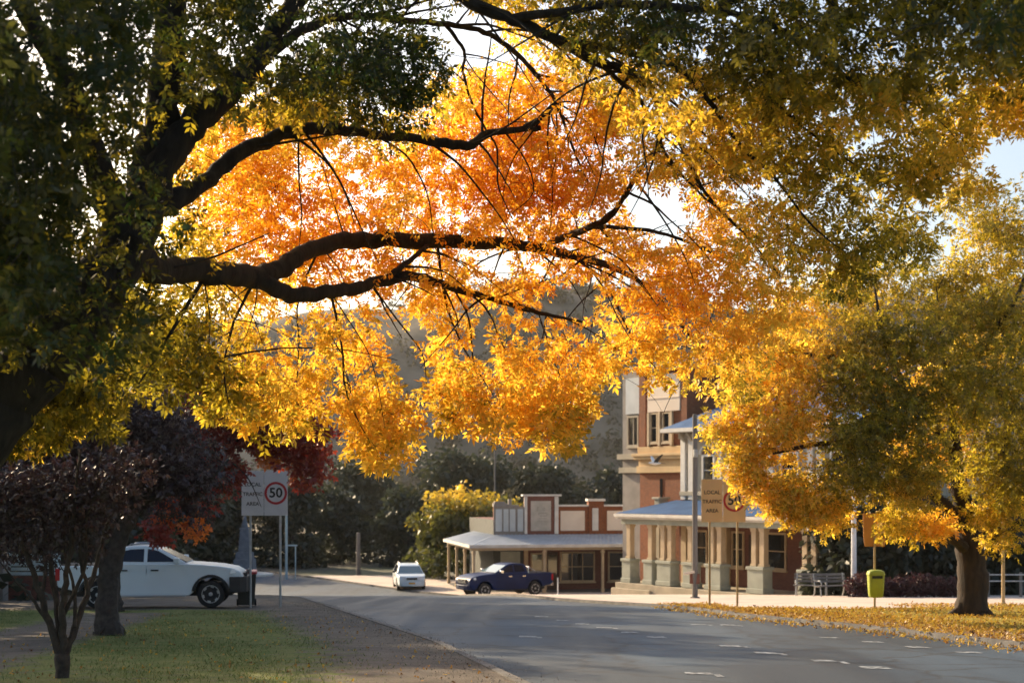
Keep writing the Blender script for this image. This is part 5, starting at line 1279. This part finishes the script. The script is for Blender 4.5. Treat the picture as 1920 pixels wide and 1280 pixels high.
def plum_tree():
    Y = 27.2; x = ax(202, Y); z = gz(Y) + 0.11
    T = thing('plum_tree', 'purple leaved plum tree with bare dark trunk on the lawn before the white ute', 'tree', (x, Y, z))
    off = Vector(T.location); L = Limbs()
    L.branch([(x, Y, z - .05)] + B((203, 1185, Y), (200, 1120, Y), (208, 1060, Y), (228, 1000, Y), (262, 940, Y), (300, 870, Y), (330, 800, Y)), [.40, .265, .215, .20, .17, .14, .09, .04], 12, .05, 2)
    L.branch(B((203, 1160, Y), (222, 1193, Y - .1), (245, 1206, Y - .2)), [.2, .13, .04], 8, .06, 33)
    L.branch(B((202, 1075, Y), (180, 1010, Y - .1), (165, 940, Y - .2), (150, 860, Y - .2), (140, 790, Y)), [.15, .12, .10, .07, .03], 10, .1, 3)
    L.branch(B((178, 1000, Y - .1), (120, 930, Y), (60, 880, Y + .1), (10, 830, Y)), [.10, .08, .06, .03], 8, .1, 4)
    L.branch(B((228, 1000, Y), (225, 920, Y + .2), (240, 840, Y + .3), (250, 770, Y + .2)), [.11, .09, .06, .02], 8, .1, 5)
    L.branch(B((262, 940, Y), (330, 920, Y - .2), (390, 900, Y - .3), (430, 860, Y - .3)), [.09, .06, .04, .02], 8, .1, 6)
    g = np.random.default_rng(21)
    lob = []
    for px, py, rp, n, dy in [(70, 880, 90, 70, 0), (160, 850, 95, 90, .3), (260, 830, 90, 90, 0), (330, 860, 70, 50, 0), (385, 870, 44, 18, -.2), (120, 950, 80, 60, .2), (30, 960, 70, 44, 0), (225, 920, 70, 54, .3), (320, 910, 58, 40, 0), (370, 930, 40, 12, 0), (200, 780, 70, 46, 0), (290, 770, 60, 40, 0), (340, 790, 36, 10, 0), (20, 900, 70, 40, 0), (-60, 900, 90, 40, 0), (60, 1010, 46, 16, 0), (150, 1000, 50, 22, .3), (240, 745, 40, 16, 0), (110, 820, 60, 30, 0)]:
        r = rp * Y / F
        lob.append((at(px, py, Y + dy), (r, r * 1.5, r), .3, n))
    cs, tt = crown_sprays(lob, g)
    for i in range(0, len(cs), 2): L.twig_to(cs[i], .007, .05, i, 2)
    pos, d, idx = sprays(cs, 13, .27, g, .8)
    L.mb.v = [tuple(Vector(v) - off) for v in L.mb.v]
    L.mb.build('trunk', M['bark_dark'], T, smooth=True)
    leaf_mesh('crown', pos - np.array(off), d, g.uniform(.12, .2, len(pos)), np.clip(tt[idx], 0, 1), M['plum_leaf'], T, 2, .5, .5)
plum_tree()

def multi_stem():
    Y = 17.3; x = ax(118, Y); z = gz(Y) + 0.11
    T = thing('shrub_tree', 'small dark tree of many thin stems fanning up in the left foreground', 'tree', (x, Y, z))
    off = Vector(T.location); L = Limbs()
    L.branch([(x, Y, z - .05)] + B((118, 1285, Y), (117, 1225, Y)), [.105, .085, .10], 10, .05, 2)
    st = [((112, 1228), (80, 1130), (50, 1040), (10, 960), (-40, 880)), ((116, 1225), (105, 1130), (90, 1020), (70, 920), (60, 820)), ((120, 1225), (118, 1140), (130, 1040), (140, 940), (150, 840)),
          ((122, 1228), (150, 1150), (175, 1080), (200, 990), (240, 880)), ((96, 1180), (60, 1120), (30, 1090), (-10, 1040)), ((140, 1175), (138, 1100), (120, 1020), (118, 900)), ((165, 1110), (150, 1020), (175, 930), (190, 850)), ((75, 1120), (85, 1050), (40, 960), (20, 860)), ((120, 1150), (160, 1060), (165, 960), (230, 860))]
    for i, s in enumerate(st):
        n = len(s); yy = [Y + (k / n) * (.5 if i % 2 else -.4) for k in range(n)]
        L.branch(B(*[(p[0], p[1], yy[k]) for k, p in enumerate(s)]), [.055 - .045 * k / (n - 1) if i < 4 else .03 - .024 * k / (n - 1) for k in range(n)], 8, .2, 30 + i)
    g = np.random.default_rng(22)
    lob = []
    for px, py, rp, n in [(40, 920, 60, 40), (110, 900, 70, 50), (180, 920, 60, 36), (10, 990, 50, 26), (80, 1000, 50, 20), (-30, 930, 60, 30), (230, 880, 50, 24), (150, 980, 44, 16)]:
        r = rp * Y / F
        lob.append((at(px, py, Y), (r, r * 1.4, r), .15, n))
    cs, tt = crown_sprays(lob, g)
    for i in range(len(cs)): L.twig_to(cs[i], .004, .05, i, 1.5)
    pos, d, idx = sprays(cs, 12, .16, g, .8)
    L.mb.v = [tuple(Vector(v) - off) for v in L.mb.v]
    L.mb.build('trunk', M['bark_dark'], T, smooth=True)
    leaf_mesh('crown', pos - np.array(off), d, g.uniform(.09, .14, len(pos)), np.clip(tt[idx], 0, 1), M['plum_leaf'], T, 1, .6, .5)
multi_stem()

def red_tree():
    Y = 38.5; x = ax(214, Y); z = gz(Y) + .11
    T = thing('maple_tree', 'deep red maple tree whose branches hang behind the purple plum and over the sign', 'tree', (x, Y, z))
    off = Vector(T.location); L = Limbs()
    L.branch([(x, Y, z - .05)] + B((214, 1130, Y), (215, 1060, Y), (240, 980, Y), (300, 900, Y), (380, 840, Y), (480, 820, Y), (560, 830, Y)), [.3, .22, .2, .17, .13, .09, .05, .02], 10, .1, 2)
    L.branch(B((300, 900, Y), (360, 780, Y), (430, 720, Y), (520, 700, Y)), [.1, .07, .05, .02], 8, .1, 3)
    L.branch(B((400, 838, Y), (450, 880, Y - .3), (470, 905, Y - .4), (490, 950, Y - .4)), [.03, .025, .018, .008], 6, .15, 4)
    L.branch(B((260, 950, Y), (330, 960, Y - .2), (370, 1000, Y - .3)), [.05, .03, .012], 6, .15, 5)
    g = np.random.default_rng(23); lob = []
    for px, py, rp, n, t in [(430, 800, 60, 44, .25), (500, 780, 60, 44, .35), (560, 800, 44, 30, .4), (590, 860, 34, 24, .45), (490, 815, 40, 26, .45), (548, 835, 36, 22, .45), (420, 870, 40, 22, .35), (400, 760, 50, 30, .3), (470, 720, 50, 26, .3), (550, 740, 40, 20, .4), (330, 950, 26, 14, .55), (400, 900, 40, 22, .3), (380, 810, 44, 24, .3), (350, 750, 40, 16, .3), (425, 890, 22, 10, .4), (362, 985, 18, 8, .85), (300, 990, 24, 12, .4), (600, 810, 26, 14, .5), (370, 940, 30, 10, .35), (505, 855, 9, 6, .9), (570, 890, 20, 8, .5)]:
        r = rp * Y / F; lob.append((at(px, py, Y), (r, r * 1.3, r), t, n))
    cs, tt = crown_sprays(lob, g)
    for i in range(0, len(cs), 2): L.twig_to(cs[i], .007, .05, i, 2)
    pos, d, idx = sprays(cs, 16, .26, g, .8)
    L.mb.v = [tuple(Vector(v) - off) for v in L.mb.v]
    L.mb.build('trunk', M['bark_dark'], T, smooth=True)
    leaf_mesh('crown', pos - np.array(off), d, g.uniform(.15, .24, len(pos)), np.clip(tt[idx], 0, 1), M['red_leaf'], T, 1, .65, .6)
red_tree()

# ------------------------------------------------------------------ trees of the background
def far_tree(name, label, px, top, Y, wpx, m, tint, seed, group=None, n=130, leaf=.5, base=None, trunk_m='bark_dark', rim=0.0, per=26, squash=1.0, cat='tree'):
    g = np.random.default_rng(seed)
    x = ax(px, Y); z = gz(Y) if base is None else base
    ztop = CAMZ - (top - HZ) * Y / F
    H = ztop - z; r = wpx * .5 * Y / F
    T = thing(name, label, cat, (x, Y, z), 0, group)
    L = Limbs()
    L.branch([(0, 0, -.2), (.02 * H, 0, H * .25), (-.02 * H, .1, H * .55), (0, 0, H * .85)], [.035 * H, .028 * H, .02 * H, .008 * H], 8, .15, seed)
    cz = H * .56; rz = H * .44
    k = max(10, int(n / 9))
    dirs = unit(g.normal(size=(k, 3))); dirs[:, 2] = np.where(dirs[:, 2] < -.75, -dirs[:, 2], dirs[:, 2])
    lc = dirs * np.array([r * .68, r * .62, rz * .68]) * g.uniform(.65, 1.1, (k, 1)) + np.array([0, 0, cz])
    lr = g.uniform(.26, .46, k) * min(r, rz) * 1.1
    li = np.repeat(np.arange(k), int(n / k) + 1)
    o = unit(g.normal(size=(len(li), 3))) * (g.random(len(li)) ** .3)[:, None] * lr[li][:, None]
    cs = lc[li] + o * np.array([1, 1, .8])
    cs = cs[cs[:, 2] > H * .05]
    # skirt of undergrowth at the foot
    m_ = int(n * .45); th = g.uniform(0, 6.283, m_)
    sk = np.stack([np.cos(th) * r * g.uniform(.3, 1.05, m_), np.sin(th) * r * g.uniform(.3, .9, m_), H * g.uniform(.0, .32, m_)], axis=1)
    cs = np.concatenate([cs, sk])
    for i in range(5):
        a = lc[i % k]; L.branch([(0, 0, H * (.25 + .08 * i)), tuple(Vector(a) * .5 + Vector((0, 0, H * .22))), tuple(a)], [.016 * H, .011 * H, .004 * H], 6, .2, seed + i)
    t = np.full(len(cs), tint) + g.normal(scale=.12, size=len(cs)) + rim * np.clip((cs[:, 2] - cz) / rz, 0, 1)  # rim lightens leaf tint upwards, sunlight on the crown put into colour
    pos, d, idx = sprays(cs, per, leaf * 1.5, g, .85)
    L.mb.build('trunk', M[trunk_m], T, smooth=True)
    leaf_mesh('crown', pos, d, g.uniform(.7, 1.3, len(pos)) * leaf, np.clip(t[idx], 0, 1), m, T, 0, 1.0, .6)
    return T
D = M['dark_leaf']; YL = M['yellow_leaf']
BG = 'dark trees beyond the end of the road'
far_tree('dark_tree', 'round dark tree behind the grey post at the road bend', 635, 915, 119, 170, D, .25, 51, BG)
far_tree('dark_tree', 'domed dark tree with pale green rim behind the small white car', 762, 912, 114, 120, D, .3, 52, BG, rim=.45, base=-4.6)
far_tree('dark_tree', 'dark tree behind the leftmost speed sign posts', 545, 890, 112, 130, D, .25, 53, BG)
far_tree('dark_tree', 'tall dark tree filling the gap left of the speed sign', 445, 850, 116, 150, D, .2, 54, BG)
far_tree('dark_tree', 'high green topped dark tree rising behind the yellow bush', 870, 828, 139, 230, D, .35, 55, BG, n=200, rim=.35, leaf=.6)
far_tree('dark_tree', 'wide dark tree between the yellow bush and the shop pediment', 1010, 868, 134, 180, D, .25, 56, BG, n=170, leaf=.6)
far_tree('dark_tree', 'dark tree behind the shop parapet beside the brick tower', 1130, 880, 130, 170, D, .22, 57, BG, n=170, leaf=.6)
far_tree('dark_tree', 'tall grey green tree behind the round dark tree', 680, 850, 146, 200, D, .45, 58, BG, n=180, leaf=.65)
far_tree('dark_tree', 'dark tree at far left seen between the plum stems', 330, 830, 122, 230, D, .2, 59, BG, n=160)
far_tree('dark_tree', 'dark tree at the picture edge behind the white slat fence', 90, 860, 96, 230, D, .4, 60, BG, n=170)
far_tree('dark_tree', 'broad dark tree hidden behind the white ute tray', 222, 800, 112, 260, D, .2, 62, BG, n=180)  # hidden tree added to throw shade on the far road
far_tree('dark_tree', 'low dark tree behind the white ute bonnet', 345, 905, 103, 170, D, .2, 63, BG, n=150)  # also added only to shade the far road
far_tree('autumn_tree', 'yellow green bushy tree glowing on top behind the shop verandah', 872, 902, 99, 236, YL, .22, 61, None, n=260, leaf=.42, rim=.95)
RB = 'dark trees behind the benches and hedge'
for i, (px, top, Y, wpx, lb) in enumerate([(1575, 930, 62.5, 120, 'dark tree behind the two grey benches'), (1665, 925, 63, 150, 'dark tree behind the litter bin and maroon hedge'), (1760, 925, 64, 150, 'dark tree directly behind the right ash trunk'), (1870, 925, 65, 170, 'dark tree behind the white rail fence'), (1990, 900, 66, 190, 'dark tree at the right edge past the rail fence')]):
    far_tree('dark_tree', lb, px, top, Y, wpx, D, .15, 70 + i, RB, n=150, leaf=.45, base=gz(Y) - .1)
# trees added on the left, mostly out of frame, to keep the road in shade
AV = 'tall trees along the left side of the street'
for i, (X, Y, zt, wm) in enumerate([(-22, 33, 11.5, 10), (-23, 42, 13.6, 10.5), (-22, 51, 14.8, 11), (-23, 60, 15.0, 11), (-22, 69, 14.6, 11), (-23, 78, 12.8, 10), (-25, 86, 10.0, 9)]):
    lb = 'tall dark avenue tree left of the lawn' if i < 3 else ['nearest tall dark avenue tree visible beyond the slat fence at left', 'second tall dark avenue tree behind the white ute tray', 'tall dark avenue tree behind the plum crown', 'farthest and lowest dark avenue tree towards the road bend'][i - 3]
    far_tree('avenue_tree', lb, X * F / Y + 960, HZ - (zt - CAMZ) * F / Y, Y, wm * F / Y, D, .25, 80 + i, AV, n=270, leaf=.6, per=22)

# scrub on the hill
g = np.random.default_rng(31)
n = 3600
hx = g.uniform(-260, 260, n); hy = np.where(g.random(n) < .3, g.uniform(165, 320, n), g.uniform(315, 450, n))
cl = np.sin(hx * .05 + 1) + np.sin(hy * .09 + hx * .03); k = cl + g.normal(scale=.9, size=n) > -.2
k |= hy < 345
hx, hy = hx[k], hy[k]
hzv = np.array([hill_h(a, b) for a, b in zip(hx, hy)])
rad = g.uniform(1.6, 3.6, len(hx))
pos, d, idx = sprays(np.stack([hx, hy, hzv + rad * .6], axis=1), 34, rad, g, .85)
o = leaf_mesh('hill_scrub', pos, d, g.uniform(.9, 1.7, len(pos)), np.clip(np.repeat(g.normal(.4, .25, len(hx)), 34) + g.normal(0, .1, len(pos)), 0, 1), M['scrub_leaf'], None, 0, 1.0, .7)
tag(o, 'dark scrub and trees scattered over the hillside', 'scrub', kind='stuff')

# low maroon hedge
def hedge():
    Y = 58.0; x0, x1 = ax(1588, Y), ax(1800, Y); z = gz(Y) + .085
    T = thing('hedge', 'low maroon clipped hedge behind the lime green bin', 'hedge', ((x0 + x1) / 2, Y, z))
    g = np.random.default_rng(41); n = 260
    hw = (x1 - x0) / 2
    cs = np.stack([g.uniform(-hw, hw, n), g.uniform(-.45, .45, n), g.uniform(.1, .78, n)], axis=1)
    cs[:, 2] *= 1 + .12 * np.sin(cs[:, 0] * 3)
    pos, d, idx = sprays(cs, 40, .24, g, .8)
    mb = MB()
    for i in range(26):
        a = g.uniform(-hw, hw); mb.tube([(a, g.uniform(-.2, .2), -.03), (a + g.uniform(-.1, .1), 0, .35), (a + g.uniform(-.2, .2), 0, .7)], [.015, .012, .005], 5)
    mb.build('stem', M['bark_dark'], T)
    leaf_mesh('foliage', pos, d, g.uniform(.09, .16, len(pos)), g.random(len(pos)), M['hedge_leaf'], T, 0, 1., .6)
hedge()

# grass blades and fallen leaves
def blades(name, fn, n, box, h, m, label, seed):
    g = np.random.default_rng(seed)
    y = box[2] + (box[3] - box[2]) * g.random(n * 3) ** 1.3; x = g.uniform(box[0], box[1], n * 3)
    ok = np.array([fn(a, b) for a, b in zip(x, y)]) > g.random(n * 3)
    x, y = x[ok][:n], y[ok][:n]
    z = np.interp(y, GYS, GZS) + .105
    pos = np.stack([x, y, z], axis=1); d = g.normal(scale=.5, size=pos.shape) + np.array([0, 0, 1.0])
    o = leaf_mesh(name, pos, d, g.uniform(.5, 1.2, len(pos)) * h, g.random(len(pos)), m, None, 0, 1.0, .14)
    tag(o, label, 'grass', kind='stuff')
M['grass_blade'] = leaf_mat('grass_blade', [(0, (.06, .105, .022)), (.6, (.11, .15, .035)), (1, (.22, .20, .08))], .35, .04)
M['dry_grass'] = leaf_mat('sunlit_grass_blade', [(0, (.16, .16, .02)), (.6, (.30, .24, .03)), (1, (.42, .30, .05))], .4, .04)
M['litter'] = leaf_mat('fallen_leaf', [(0, (.11, .05, .02)), (.45, (.42, .22, .04)), (1, (.60, .40, .05))], .3, .04)
def in_l(x, y):
    return lawn_left(x, y) * (.55 + .45 * math.sin(x * 2.3 + math.sin(y * 1.7)) * math.sin(y * 1.1 + x)) if x < XL(y) - .4 else 0
blades('grass', in_l, 52000, (-16, 2, 16.5, 41), .075, M['grass_blade'], 'short worn green lawn grass beside the left kerb', 1)
def in_r(x, y):
    if x < XR(y) + .3 or (y > 40.4 and 9 - (y - 40.5) * .82 < x < 9 + (y - 40.5) * 1.6): return 0
    return grass_right(x, y) * .8
blades('grass', in_r, 26000, (6, 20, 22, 45), .06, M['dry_grass'], 'sunlit yellow green grass on the right verge', 2)
def litter(name, n, xs, ys, fn, size, label, seed, tm=.5, m=None):
    g = np.random.default_rng(seed)
    y = g.uniform(*ys, n * 4); x = g.uniform(*xs, n * 4)
    ok = np.array([fn(a, b) for a, b in zip(x, y)]) > g.random(n * 4)
    x, y = x[ok][:n], y[ok][:n]
    off = np.array([.04 if XL(b) < a < XR(b) else .125 for a, b in zip(x, y)])
    pos = np.stack([x, y, np.interp(y, GYS, GZS) + off + g.random(len(x)) * .02], axis=1)
    d = g.normal(size=pos.shape) * np.array([1, 1, .12])
    o = leaf_mesh(name, pos, d, g.uniform(.6, 1.3, len(pos)) * size, np.clip(g.normal(tm, .36, len(pos)), 0, 1), m or M['litter'], None, 1, .7, .6)
    tag(o, label, 'leaf litter' if m is None else 'gravel', kind='stuff')
litter('fallen_leaves', 17000, (4.5, 19), (22, 46), lambda x, y: 0 if x < XR(y) - .9 else (.95 * math.exp(-((x - XR(y) - 1.2) / 1.5) ** 2) + .3 * sst(x - XR(y), .1, 2)) * (0 if y > 41.5 and x > 6.5 and x < 12 else 1), .085, 'golden fallen ash leaves heaped along the right kerb', 3, .65)
litter('fallen_leaves', 700, (-9, 2), (16.5, 36), lambda x, y: .5 if x < XL(y) - .2 else .0, .055, 'sparse yellow fallen leaves on the left lawn and soil', 4, .4)
M['pebble'] = leaf_mat('gravel_stone', [(0, (.05, .045, .04)), (.5, (.13, .115, .10)), (1, (.26, .24, .21))], .0, .02)
litter('gravel', 15000, (-10, 1.5), (16.5, 48), lambda x, y: .9 * math.exp(-((x - XL(y) + .3) / .55) ** 2) + (.12 if XL(y) - 3 < x < XL(y) else 0), .020, 'loose gravel and grit spilling over the left road edge', 6, .5, M['pebble'])
# ================================================================== HAZE
mh = bpy.data.materials.new('haze'); mh.use_nodes = True
nh = mh.node_tree; nh.nodes.clear()
oh = nh.nodes.new('ShaderNodeOutputMaterial'); pv = nh.nodes.new('ShaderNodeVolumePrincipled')
pv.inputs['Color'].default_value = (0.95, 0.90, 0.82, 1); pv.inputs['Density'].default_value = 0.00010; pv.inputs['Anisotropy'].default_value = 0.45
nh.links.new(pv.outputs[0], oh.inputs['Volume'])
mb = MB(); mb.box(-705, 705, -85, 645, gz(84) - 2.5, 75)
tag(mb.build('haze', mh), kind='stuff')
